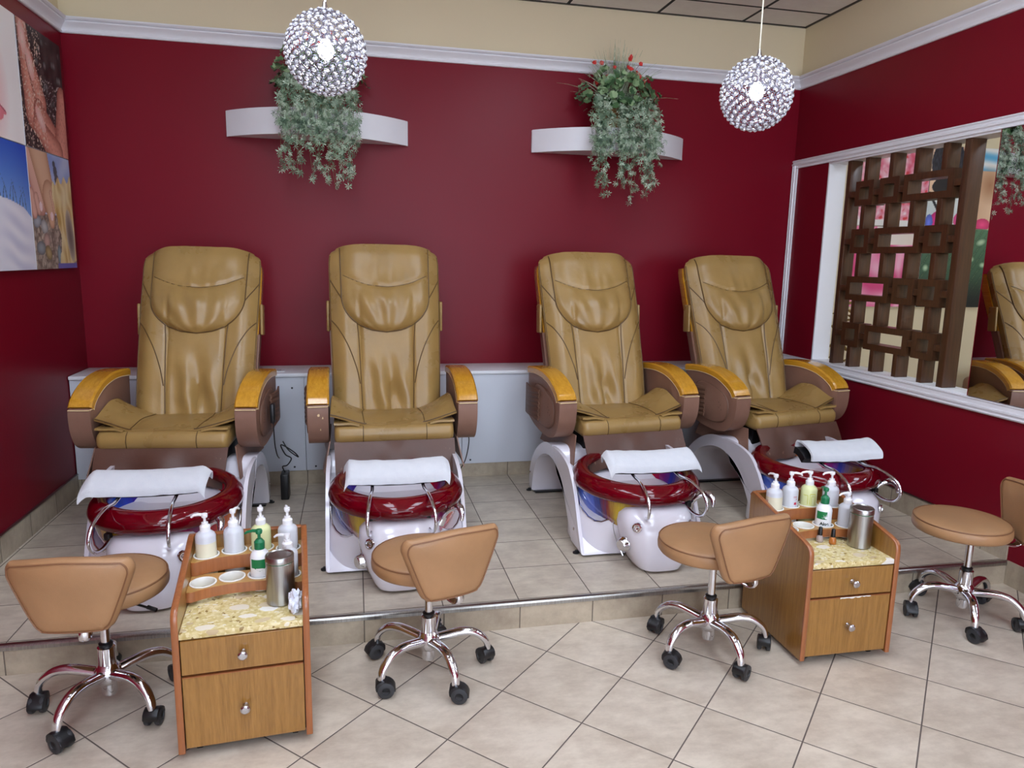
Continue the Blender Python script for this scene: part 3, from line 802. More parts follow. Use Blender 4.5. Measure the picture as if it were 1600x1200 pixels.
def make_back(root):
    bm = B(); rings = []; NU, NT_ = 64, 72; TH = 0.115
    for j in range(NT_+1):
        t = j/NT_; hw = back_hw(t); y, z = back_axis(t)
        y2, z2 = back_axis(min(1, t+.02)); y1, z1 = back_axis(max(0, t-.02)); L = math.hypot(y2-y1, z2-z1); ny, nz_ = -(z2-z1)/L, (y2-y1)/L
        ring = []
        for i in range(NU+1):
            a = -1+2*i/NU; x = hw*sin(a*pi/2); ring.append(back_front(x, t))
        th = TH*interp([(0, .9), (.8, 1), (.95, .8), (1, .45)], t)
        for i in range(17):
            a = i/16; x = hw*cos(a*pi); dd = -th*(sin(a*pi)**0.35) if 0 < a < 1 else -0.02
            ring.append(Vector((x*0.985, y+ny*dd, z+nz_*dd)))
        rings.append(ring)
    # fold the cover over the top edge
    y, z = back_axis(1.0); top = []
    last = rings[-1]; c = sum(last, Vector())/len(last)
    for s, dz in ((.93, .010), (.7, .017), (.3, .019)):
        rings.append([Vector((p.x*(0.97 if s > .9 else s+.1), c.y+(p.y-c.y)*s, max(p.z, c.z)*(1-s*0)+0 if False else c.z+(p.z-c.z)*s+dz)) for p in last])
    loft(bm, rings); b = obj('backrest', bm, 'gold', root, 50)
    # stitched seams
    def seam(pts, nm='seam', r=0.0029, k=6):
        bm = B(); add_tube(bm, [back_front(p.x, p.y)+Vector((0, -0.0005, 0)) for p in cr([(x, t, 0) for x, t in pts], k)], r, 6); return obj(nm, bm, 'golddark', b)
    for s in (-1, 1):
        seam([(s*.160, .54), (s*.152, .45), (s*.146, .30), (s*.140, .12), (s*.137, .02)])
        seam([(s*.294, .55), (s*.255, .49), (s*.205, .39), (s*.165, .27), (s*.148, .19)])
        seam([(s*.303, .80), (s*.275, .74), (s*.232, .655)])
        bm = B(); add_tube(bm, [back_front(s*back_hw(q/40)*0.985, q/40) for q in range(0, 39)], 0.0028, 6); obj('piping', bm, 'golddark' if s > 0 else 'golddark', b)
    # head pillow, a U shaped pad hanging from the top
    def pill(u, v):
        # v 0 bottom .. 1 top
        t = 0.475+(0.99-0.475)*v
        hw = 0.240*max(0, 1-(max(0, 0.42-v)/0.42)**2.2)**.5 if v < 0.42 else 0.240+0.010*(v-.42)
        x = u*max(hw, 0.001)
        p = back_front(x, t); y2, z2 = back_axis(min(1, t+.02)); y1, z1 = back_axis(max(0, t-.02)); L = math.hypot(y2-y1, z2-z1)
        n = Vector((0, -(z2-z1)/L, (y2-y1)/L))
        e = (1-abs(u)**6)*min(1, (v/0.06))**.5
        bulge = 0.026+0.040*exp(-((v-0.27)/0.22)**2)*(1-u*u*0.8)
        gr = -0.010*exp(-((v-(0.50+0.17*u*u))/0.018)**2)
        wr = 0.0045*sin(u*13+v*5)*exp(-((v-.3)/.25)**2)+0.004*noise.noise(Vector((u*4, v*5, 3)))
        wr += 0.006*exp(-((abs(u)-.16)/.07)**2)*exp(-((v-.58)/.16)**2)
        return p+n*(0.004+(bulge+gr+wr)*e)
    bm = B(); sheet(bm, lambda u, v: pill(2*u-1, v), 44, 44, 0.008); pl = obj('head_pillow', bm, 'gold', root, 60)
    bm = B(); add_tube(bm, [pill(a, .50+.17*a*a)+Vector((0, -.002, 0)) for a in [q/20-1 for q in range(1, 40)]], 0.0022, 6); obj('seam', bm, 'golddark', pl)
    edge = [pill(-1, 1-q/30) for q in range(0, 29)]+[pill(1, q/30) for q in range(2, 31)]
    edge = [pill(-1, 1-q/40*.56) for q in range(0, 40)]+[pill(sin(a)*1.0, 0.0) if False else None for a in ()]
    path = [pill(-1, v/50) for v in range(50, -1, -1)]+[pill(1, v/50) for v in range(0, 51)]
    bm = B(); add_tube(bm, path, 0.0035, 6); obj('piping', bm, 'golddark', pl)
    # lacquered wood shell behind the cover, with a taupe skirt and a side pocket
    bm = B(); rings = []
    for j in range(13):
        t = 0.52+0.46*j/12; hw = back_hw(t)-0.001; y, z = back_axis(t)
        rings.append([Vector((x, y+d+.02, z-.03)) for x, d in ((-hw, .015), (-hw, .075), (-hw*.9, .115), (0, .135), (hw*.9, .115), (hw, .075), (hw, .015), (0, .03))])
    loft(bm, rings); obj('wood_shell', bm, 'honey', root, 50)
    bm = B(); rings = []
    for j in range(13):
        t = -0.02+0.54*j/12; hw = back_hw(max(t, 0))+0.006; y, z = back_axis(max(t, 0))
        rings.append([Vector((x, y+d+.02, z-.03)) for x, d in ((-hw, .015), (-hw, .07), (-hw*.9, .105), (0, .125), (hw*.9, .105), (hw, .07), (hw, .015), (0, .03))])
    loft(bm, rings); obj('rear_cover', bm, 'brown', root, 50)
    for s in (-1, 1):
        y, z = back_axis(.6); bm = B(); add_box(bm, (s*(back_hw(.6)+.012), y+.05, z-.02), (.016, .07, .17), .007, 3); obj('side_pocket', bm, 'gold', root)

def make_seat(root):
    # cushion block with a rounded roll in front
    prof = [(.955, .485), (.53, .455), (.505, .462), (.492, .480), (.488, .505), (.494, .530), (.512, .546), (.55, .553), (.72, .556), (.93, .560), (.955, .55)]
    bm = B(); add_prism(bm, prof, lambda p, q, d: (d, p, q), -.298, .298, 0.026, 4); obj('seat_cushion', bm, 'gold', root)
    # loose cover with wings that curl up at both sides
    def cov(u, v):
        a = 2*u-1; x = a*.300; s = max(0, (abs(a)-.50)/.50)
        y = .520+.40*v + .030*s*(1-v)
        z = .558+.010*v+.006*sin(v*5)
        z += (s**1.15)*(.044+.048*sstep(0, .5, v))*(1-.8*sstep(.62, 1, v)); x *= 1-.10*sstep(.55, 1, v)
        x += (1 if a > 0 else -1)*s*s*.018*(1-v)
        z += .003*noise.noise(Vector((x*9, y*9, 2)))
        return Vector((x, y, z))
    bm = B(); sheet(bm, lambda u, v: cov(u, v), 48, 20, 0.010); cv = obj('seat_cover', bm, 'gold', root, 60)
    def cv_s(a, v): return cov((a+1)/2, v)+Vector((0, 0, .001))
    for s in (-1, 1):
        bm = B(); add_tube(bm, [cv_s(s*(.50+.02*sin(v*3)), v) for v in [q/14 for q in range(15)]], .0022, 6); obj('seam', bm, 'golddark', cv)
        bm = B(); add_tube(bm, [cv_s(s*(.47+.53*q/12), 0) for q in range(13)], .003, 6); obj('piping', bm, 'golddark', cv)
        bm = B(); add_tube(bm, [(s*.158, .515, .548), (s*.158, .493, .53), (s*.158, .4865, .505), (s*.158, .491, .478), (s*.158, .51, .459)], .0022, 6); obj('seam', bm, 'golddark', cv)
        # folded flap lying under each wing tip
        bm = B(); sheet(bm, lambda u, v: Vector((s*(.175+.125*u), .508+.03*v+.10*v*v, .556+.016*u*(1-.3*v)+.004*sin(u*5))), 10, 8, .010 if s > 0 else -.010); obj('cover_flap', bm, 'gold', root, 60)
    # front valance: shade-darkened worn taupe vinyl, scalloped lower edge
    def val(u, v):
        a = 2*u-1; zb_ = .296+.050*exp(-(a/.42)**2)+.010*cos(a*9)
        z = .470-(.470-zb_)*v
        return Vector((a*(.300-.006*v), .505-.085*v-.014*sin(v*pi)*(.5+.3*cos(a*7)), z))
    bm = B(); sheet(bm, val, 40, 14, 0.007); obj('front_valance', bm, 'brownworn_shaded', root, 60)
    for s in (-1, 1):
        def sv(u, v):
            return Vector((s*(.318+.030*v+.006*sin(u*7)*v), .545+.40*u-.05*v*(1-u)+.02*v*u, .465-(.150-.05*u)*v-.02*u*v))
        bm = B(); sheet(bm, sv, 16, 8, 0.006 if s > 0 else -0.006); obj('side_valance', bm, 'brown', root, 60)
    bm = B(); box2(bm, -.27, .27, .56, .98, .36, .47, bevel=.01); box2(bm, -.2, .2, .60, .92, .33, .38, bevel=.01); obj('seat_carriage', bm, 'black', root)

ARM = [(1.01, .775), (.90, .785), (.80, .783), (.70, .765), (.62, .732), (.565, .695), (.540, .662)]
def make_arm(root, s, remote=False):
    x0, x1 = .326, .426
    top = [Vector((y, z, 0)) for y, z in ARM]; tp = cr(top, 5)
    low = cr([(.536, .655, 0), (.534, .60, 0), (.545, .53, 0), (.580, .470, 0), (.64, .437, 0), (.74, .432, 0), (.88, .455, 0), (1.0, .500, 0)], 5)
    body = [(p.x+(.006 if i > len(tp)*.6 else 0), p.y-.030) for i, p in enumerate(tp[:-3])]+[(p.x, p.y) for p in low]
    bm = B(); add_prism(bm, body, lambda p, q, d: (d, p, q), s*x0, s*x1, 0.016, 4); pod = obj('armrest', bm, 'brown', root, 50)
    # wood cap: strip following the top line
    bm = B(); rings = []
    for i, p in enumerate(tp):
        a = tp[max(i-1, 0)]; b = tp[min(i+1, len(tp)-1)]; tg = (b-a).normalized(); n = Vector((tg.y, -tg.x, 0))
        if n.y < 0: n = -n
        th = .034; w0, w1 = s*(x0-.004), s*(x1+.004)
        sec = [(w0, -th), (w0, -.008), (w0+s*.008, 0), (w1-s*.008, 0), (w1, -.008), (w1, -th)]
        rings.append([Vector((x, p.x+n.x*d, p.y+n.y*d)) for x, d in sec])
    loft(bm, rings); obj('wood_cap', bm, 'honey', pod, 40)
    # cream piping where cap meets vinyl
    for xx_ in (x0-.002, x1+.002):
        pts = []
        for i, p in enumerate(tp):
            a = tp[max(i-1, 0)]; b = tp[min(i+1, len(tp)-1)]; tg = (b-a).normalized(); n = Vector((tg.y, -tg.x, 0))
            if n.y < 0: n = -n
            pts.append(Vector((s*xx_, p.x-n.x*.036, p.y-n.y*.036)))
        bm = B(); add_tube(bm, pts, .003, 6); obj('piping', bm, 'piping', pod)
    bm = B(); add_tube(bm, [(s*(x0-.002), .568, .648), (s*(x0+.004), .531, .6465), (s*(x1-.004), .531, .6465), (s*(x1+.002), .568, .648)], .003, 6); obj('piping', bm, 'piping', pod)
    # recessed side panel with a gathered pocket on the outer face
    o2 = cr([(.60, .60, 0), (.605, .53, 0), (.65, .49, 0), (.75, .482, 0), (.86, .50, 0), (.885, .54, 0), (.885, .66, 0), (.86, .695, 0), (.78, .695, 0), (.69, .672, 0), (.63, .645, 0)], 3, True)
    bm = B(); add_prism(bm, [(p.x, p.y) for p in o2], lambda p, q, d: (d, p, q), s*(x1-.004), s*(x1+.008), .005, 2); sp = obj('side_panel', bm, 'brown', pod, 50)
    bm = B(); add_tube(bm, [(s*(x1+.004), p.x, p.y) for p in o2], .004, 6, True); obj('seam', bm, 'browndark', sp)
    def pk(u, v):
        y = .79+.20*u; return Vector((s*(x1+.010+.010*sin(u*pi)+.004*sin(v*42+u*6)*(1-u)), y, .50+.17*v+.012*u))
    bm = B(); sheet(bm, pk, 12, 40, .008*(-s)); obj('side_pocket', bm, 'browndark', pod, 60)
    for bz, by in ((.585, .66), (.60, .675), (.57, .672), (.56, .65)):
        bm = B(); add_lathe(bm, [(0, .002), (.003, .001), (.004, 0)], 8, Matrix.Translation((s*(x1+.008), by, bz)) @ Matrix.Rotation(s*pi/2, 4, 'Y')); obj('button', bm, 'browndark', sp)

def make_base(root):
    # arch shaped shell: one profile from rear foot over the top to the front foot
    outer = cr([(1.04, .012, 0), (1.045, .10, 0), (1.01, .19, 0), (.93, .27, 0), (.82, .34, 0), (.70, .385, 0), (.58, .400, 0), (.53, .385, 0)], 5)
    inner = cr([(.165, .012, 0), (.20, .08, 0), (.27, .18, 0), (.36, .265, 0), (.48, .318, 0), (.61, .332, 0), (.74, .305, 0), (.86, .245, 0), (.94, .15, 0), (.975, .05, 0), (.98, .012, 0)], 5)
    prof = [(p.x, p.y) for p in outer]+[(.50, .34), (.46, .27), (.30, .225), (.10, .12), (0.0, .012)]+[(p.x, p.y) for p in inner]
    bm = B(); add_prism(bm, prof, lambda p, q, d: (d, p, q), -.318, .318, .012, 3); sh = obj('base_shell', bm, 'shell', root, 40)
    for s in (-1, 1):
        ck = cr([(.56, .398, 0), (.44, .402, 0), (.34, .392, 0), (.26, .370, 0), (.20, .325, 0), (.14, .255, 0), (.07, .13, 0), (.002, .014, 0)], 4)
        bm = B(); add_prism(bm, [(p.x, p.y) for p in ck]+[(.20, .05), (.30, .20), (.42, .29), (.56, .335)], lambda p, q, d: (d, p, q), s*.3175, s*.300, .006, 2); obj('side_cheek', bm, 'shell', sh, 40)
    # black skid under both feet, adjustable feet, bolts
    for y0, y1 in ((.02, .16), (.955, 1.035)):
        bm = B(); box2(bm, -.30, .30, y0, y1, .002, .0115); obj('skid', bm, 'black', sh)
    for s in (-1, 1):
        for y in (.06, 1.02):
            bm = B(); add_lathe(bm, [(0, 0), (.016, 0), (.016, .006), (.006, .008), (.006, .014), (0, .014)], 14, Matrix.Translation((s*.325, y, 0))); add_box(bm, (s*.318, y, .012), (.02, .012, .006)); obj('levelling_foot', bm, 'black', sh)
        for y, z in ((.13, .095), (1.022, .115)):
            bm = B(); add_lathe(bm, [(0, .006), (.006, .005), (.009, 0), (0, -.002)], 14, Matrix.Translation((s*.317, y, z)) @ Matrix.Rotation(s*pi/2, 4, 'Y')); obj('bolt', bm, 'chrome', sh)
    # tub housing: widens upward from the floor to the bowl
    def ringpts(z, hx, yb, yf, hn, yn):
        """half outline -> full ring: back corner, side front corner, inner corner, nose"""
        h = [(hx*.6, yb), (hx, yb-.04), (hx, yf+.06), (hx*.97, yf+.01), (hn+.05, yf-.012), (hn, yf-.03)]
        h = h+[(hn*.9, yn+.05), (hn*.6, yn+.012), (0, yn)]
        full = [Vector((x, y, z)) for x, y in h]+[Vector((-x, y, z)) for x, y in h[::-1][1:]]
        return full
    def sup(z, rx, ry, cy, n=48, e=2.4):
        out = []
        for k in range(n):
            a = 2*pi*k/n; c, s_ = cos(a), sin(a)
            out.append(Vector((rx*abs(c)**(2/e)*(1 if c > 0 else -1), cy+ry*abs(s_)**(2/e)*(1 if s_ > 0 else -1), z)))
        return out
    bm = B()
    R = [sup(.012, .305, .17, .165, e=5), sup(.03, .312, .175, .165, e=5), sup(.10, .312, .19, .165, e=4), sup(.17, .308, .205, .165, e=3.2), sup(.225, .300, .23, .17, e=2.6), sup(.262, .290, .25, .17, e=2.3)]
    # pull the front corners in so that the face narrows to the nose
    for r in R:
        for p in r:
            if p.y < .10: p.x *= 1-.28*sstep(.10, -.05, p.y)*(1-p.z/.5)
            # dip of the shell edge at the front corners where the glass shows
            p.z -= .095*(p.z/.262)**2*exp(-((abs(atan2(p.y-.17, abs(p.x)))-.55)/.42)**2)*(1 if p.y < .17 else 0)
    loft(bm, R); th = obj('tub_housing', bm, 'shell', root, 50)
    bm = B(); add_tube(bm, [p*1.0+Vector((p.x*.018, 0, 0)) for p in R[-1]], .0045, 6, True); obj('chrome_trim', bm, 'chrome', th)
    # nose pod in front
    bm = B(); R = []
    for z, hx, yf, cy, e in ((.012, .105, .13, -.10, 3.2), (.03, .118, .138, -.10, 3), (.08, .140, .148, -.10, 2.7), (.14, .160, .152, -.095, 2.5), (.20, .172, .150, -.09, 2.4),
                             (.245, .170, .138, -.08, 2.3), (.275, .150, .115, -.07, 2.2), (.292, .105, .08, -.06, 2), (.298, .05, .04, -.05, 2)):
        R.append(sup(z, hx, yf, cy, 56, e))
    # scooped front of the nose
    for r in R:
        for p in r:
            if p.y < -.16: p.y += .016*exp(-(p.x/.075)**2)*exp(-((p.z-.14)/.08)**2)
    loft(bm, R); ns = obj('nose_pod', bm, 'shell', root, 50)
    for s in (-1, 1):
        # chrome jets and knob
        mt = Matrix.Translation((s*.128, -.200, .215)) @ Matrix.Rotation(s*radians(38), 4, 'Z') @ Matrix.Rotation(radians(82), 4, 'X')
        bm = B(); add_lathe(bm, [(0, .004), (.006, .006), (.008, .002), (.013, .002), (.015, .008), (.021, .007), (.023, 0), (0, -.004)], 24, mt); obj('air_button', bm, 'chrome', ns)
    bm = B(); mt = Matrix.Translation((-.158, -.135, .115)) @ Matrix.Rotation(radians(-62), 4, 'Z') @ Matrix.Rotation(radians(90), 4, 'X')
    add_lathe(bm, [(0, .030), (.022, .030), (.028, .024), (.030, .008), (.034, .004), (.034, -.01), (0, -.01)], 28, mt); kb = obj('water_knob', bm, 'chrome', ns)
    # seam line down between nose and tub
    for s in (-1, 1):
        bm = B(); add_tube(bm, cr([(s*.10, .0, .285), (s*.150, -.045, .255), (s*.175, -.03, .20), (s*.165, -.02, .12), (s*.13, -.05, .02)], 5), .003, 6); obj('seam_trim', bm, 'chrome', ns)
    # glass bowl, seen under the rim and inside
    bm = B(); R = []
    for z, k in ((.115, .60), (.135, .72), (.17, .84), (.21, .915), (.25, .955), (.29, .98), (.325, 1.0)): R.append(sup(z, .292*k, .315*k, .17, 64, 2.1))
    for z, k in ((.325, .93), (.28, .90), (.22, .82), (.16, .68), (.135, .55)): R.append(sup(z, .292*k, .315*k, .17, 64, 2.1))
    loft(bm, R, cap0=True, cap1=True); bw = obj('glass_bowl', bm, 'bowl', root, 60)
    bm = B(); R = [sup(.150, .15, .17, .17, 48, 2), sup(.165, .19, .21, .17, 48, 2), sup(.20, .235, .255, .17, 48, 2), sup(.203, .235, .255, .17, 48, 2), sup(.168, .185, .205, .17, 48, 2), sup(.155, .15, .17, .17, 48, 2)]
    loft(bm, R, cap0=False, cap1=False); add_lathe(bm, [(0, .154), (.16, .154), (.16, .150), (0, .150)], 48, Matrix.Translation((0, .17, 0))); obj('liner', bm, 'tubin', bw, 60)
    for x, y in ((0, .30), (-.10, .26), (.10, .26)):
        bm = B(); add_lathe(bm, [(0, .012), (.012, .011), (.02, .006), (.024, 0), (0, -.002)], 20, Matrix.Translation((x, y-.02, .156))); obj('water_jet', bm, 'chrome', bw)
    # ruby rim: broad outward sloping ring
    bm = B(); n = 96; ring = []
    sec = [(.76, .362), (.80, .377), (.87, .380), (.94, .372), (1.0, .352), (1.03, .328), (1.015, .306), (.975, .296), (.90, .306), (.82, .328), (.77, .345)]
    R = []
    for k in range(n):
        a = 2*pi*k/n; R.append([Vector((.297*q*cos(a), .17+.345*q*sin(a), z+.012*(sin(a) > 0)*sin(a))) for q, z in sec])
    R.append(R[0]); VR = [[bm.verts.new(p) for p in r] for r in R[:-1]]
    for k in range(n):
        a, b = VR[k], VR[(k+1) % n]
        for j in range(len(sec)): bm.faces.new((a[j], b[j], b[(j+1) % len(sec)], a[(j+1) % len(sec)]))
    obj('bowl_rim', bm, 'rim', root, 60)
    # footrest: two bowed chrome tubes and a black pad
    fr = None
    bm = B()
    def pad(u, v):
        a = 2*u-1; b = 2*v-1
        return Vector((a*.205, .070+b*.046, .428+.020*b+.012*cos(b*pi/2)+.010*a*a))
    sheet(bm, pad, 20, 10, .034); bmesh.ops.bevel(bm, geom=[e for e in bm.edges if e.is_manifold and e.calc_face_angle(0) > 1.0], offset=.010, segments=3, affect='EDGES')
    fr = obj('footrest_pad', bm, 'padblack', root, 60)
    for s in (-1, 1):
        bm = B(); add_tube(bm, cr([(s*.112, -.105, .268), (s*.120, -.165, .252), (s*.132, -.225, .262), (s*.138, -.252, .310), (s*.134, -.215, .362), (s*.122, -.11, .388), (s*.112, -.02, .385), (s*.11, .070, .396)], 6), .0075, 12)
        obj('footrest_tube', bm, 'chrome', fr)
        bm = B(); add_box(bm, (s*.116, -.085, .276), (.026, .06, .03), .006, 2, rz=s*.2); obj('tube_socket', bm, 'black', fr)
    # pull out shower / tap handle on the right
    bm = B(); add_tube(bm, cr([(.185, -.06, .245), (.195, -.075, .275), (.215, -.085, .300), (.245, -.095, .315)], 5), [.010]*16, 12)
    add_tube(bm, cr([(.238, -.075, .306), (.256, -.11, .322), (.262, -.145, .305), (.258, -.155, .275)], 4), [.013, .014, .015, .016, .017, .016, .015, .014, .012, .011, .010, .009, .008], 12)
    add_lathe(bm, [(0, .02), (.018, .02), (.022, 0), (.024, -.02), (0, -.02)], 20, Matrix.Translation((.182, -.055, .248)) @ Matrix.Rotation(.5, 4, 'Y'))
    obj('tap_handle', bm, 'chrome', root)

def make_chair(label, loc):
    t = thing('pedicure_chair', label, 'pedicure chair', loc, 0, 'pedicure massage chairs on the platform')
    make_base(t); make_seat(t); make_arm(t, -1); make_arm(t, 1); make_back(t)
    return t
UP = ('backrest', 'head_pillow', 'wood_shell', 'rear_cover', 'side_pocket', 'seat_cushion', 'seat_cover', 'cover_flap', 'front_valance', 'side_valance', 'seat_carriage', 'armrest')
def turn_upper(t, deg, dx=0, recline=0, bdeg=0, bdx=0):
    Rz = Matrix.Translation((dx, .80, 0)) @ Matrix.Rotation(radians(deg), 4, 'Z') @ Matrix.Translation((0, -.80, 0))
    Rx = Matrix.Translation((0, .90, .50)) @ Matrix.Rotation(radians(-recline), 4, 'X') @ Matrix.Translation((0, -.90, -.50))
    Rb = Matrix.Translation((bdx, .80, 0)) @ Matrix.Rotation(radians(bdeg), 4, 'Z') @ Matrix.Translation((0, -.80, 0))
    for c in t.children:
        n = c.name.split('.')[0]
        if n in UP: c.matrix_basis = Rb @ Rx if n in ('backrest', 'head_pillow', 'wood_shell', 'rear_cover', 'side_pocket') else Rz
CY = 3.06
chairs = []
spec = [(-.80, CY, (-6, -.065, 7, -2, -.03), 'leftmost of the four tan massage chairs, in the corner, cord hanging by its arm'),
        (.175, CY, (1, .012, 0, .5, .0), 'second massage chair from the left, with worn scuffs on its left armrest front'),
        (1.345, CY-.01, (7, .085, 4, 2.3, .068), 'third massage chair from the left, its white arched base fully in view'),
        (2.37, CY+.03, (11, .062, 4, 2.8, .022), 'rightmost tan massage chair, next to the right wall and lattice opening')]
c0 = make_chair(spec[0][3], (spec[0][0], spec[0][1], PZ)); chairs.append(c0)
bpy.context.view_layer.update()
for x, y, up, lb in spec[1:]: chairs.append(dup(c0, (x, y, PZ), 0, lb))
for c, q in zip(chairs, spec): turn_upper(c, *q[2])
for c, dx in zip(chairs, (-.045, 0, .04, .05)):
    for p in c.children:
        if p.name.startswith('footrest_pad'): p.location = (dx, 0, 0)


# scuffed patches on the left armrest of the second chair
arm2 = [c for c in chairs[1].children if c.name.startswith('armrest') and sum(v.co.x for v in c.data.vertices) < 0][0]
rs_ = random.Random(4)
for cx_, cz_, sx_, sz_ in ((-.372, .605, .007, .010), (-.352, .575, .006, .022), (-.380, .565, .004, .014), (-.365, .525, .003, .010)):
    bm = B(); vs = []
    for k in range(12):
        a = 2*pi*k/12; q = rs_.uniform(.55, 1.1); z_ = cz_+sz_*q*sin(a); y_ = interp([(.47, .580), (.53, .545), (.60, .534), (.655, .536)], z_)
        vs.append(bm.verts.new((cx_+sx_*q*cos(a), y_-.0012, z_)))
    bm.faces.new(vs); obj('scuff_mark', bm, 'piping', arm2)

# towels folded over the footrests
def towel_mesh(seed, L=.225, left_droop=.05, right_droop=.03, skew=0.0, slide=0, front=0):
    rnd = random.Random(seed); o = rnd.random()*9
    sec = cr([(-.066, -.022+front, 0), (-.063, -.010, 0), (-.054, .006, 0), (-.030, .016, 0), (0, .020, 0), (.030, .017, 0), (.054, .006, 0), (.064, -.014, 0), (.068, -.036, 0)], 8)
    def f(u, v):
        a = 2*u-1; k = v*(len(sec)-1); i0 = min(int(k), len(sec)-2); q = sec[i0].lerp(sec[i0+1], k-i0)
        over = max(0, abs(a)*L-.208)
        dz = .010*a*a+.003*noise.noise(Vector((a*5, v*4, o)))+.003
        dz -= (left_droop if a < 0 else right_droop)*(over/max(.001, L-.208))**1.5
        y = .070+q.x*(1+.10*abs(a)**6)+skew*a*.3
        return Vector((a*L+slide+.006*sin(v*5+o)*(abs(a)**8), y, .4335+.42*(q.x)+q.y+dz+.0130))
    return f
tl = ['white towel folded over the footrest of the leftmost massage chair', 'white towel folded over the footrest of the second massage chair from the left',
      'white towel folded over the footrest of the third massage chair', 'white towel on the black footrest pad of the rightmost massage chair']
tp_ = [(11, .240, .03, .03, .0, -.055), (5, .230, .03, .02, .0, .0), (23, .230, .03, .02, .0, .040), (31, .205, .0, .04, .0, .075)]
for c, lb, a in zip(chairs, tl, tp_):
    bm = B(); sheet(bm, towel_mesh(*a), 44, 26, .010)
    o = obj('folded_towel', bm, 'towel', None, 70, loc=c.location.copy()); tag(o, lb, 'towel', 'folded white towels on the footrests')

# remote control pod, hanging cord and transformer beside the leftmost chair
rc = thing('power_adapter', 'black power adapter with coiled cord on the floor behind the leftmost chair', 'power adapter', (-.405, 4.16, PZ))
bm = B(); add_box(bm, (0, 0, .075), (.045, .10, .15), .006, 2); obj('housing', bm, 'black', rc)
bm = B(); add_tube(bm, cr([(0, 0, .15), (-.01, -.02, .19), (.02, -.06, .21), (.04, -.03, .24), (.01, -.05, .27), (-.01, -.06, .33), (.06, -.08, .29), (.08, -.06, .255), (.03, -.07, .30), (.0, -.06, .35)], 6), .0035, 8); obj('cord', bm, 'black', rc)
cd = thing('hand_control', 'black hand control with hanging cord on the right arm of the leftmost chair', 'remote', (-.79, CY, PZ))
bm = B(); add_box(bm, (.377, .676, .59), (.02, .045, .10), .006, 2, rz=radians(-6)); obj('handset', bm, 'black', cd)
bm = B(); add_tube(bm, cr([(.378, .676, .545), (.380, .67, .50), (.382, .68, .42), (.388, .71, .36), (.392, .76, .33)], 6), .003, 8); obj('cord', bm, 'black', cd)
for c, x, lb in ((chairs[1], .405, 'thin black cord hanging from the right arm of the second massage chair'), (chairs[2], .425, 'thin black cord hanging from the right arm of the third massage chair')):
    bm = B(); add_tube(bm, cr([(x+.03, .80, .420), (x+.035, .80, .38), (x+.03, .82, .31), (x+.02, .86, .24), (x+.0, .94, .16)], 6), .0032, 8)
    tag(obj('cord', bm, 'black', None, loc=c.location.copy()), lb, 'cord')

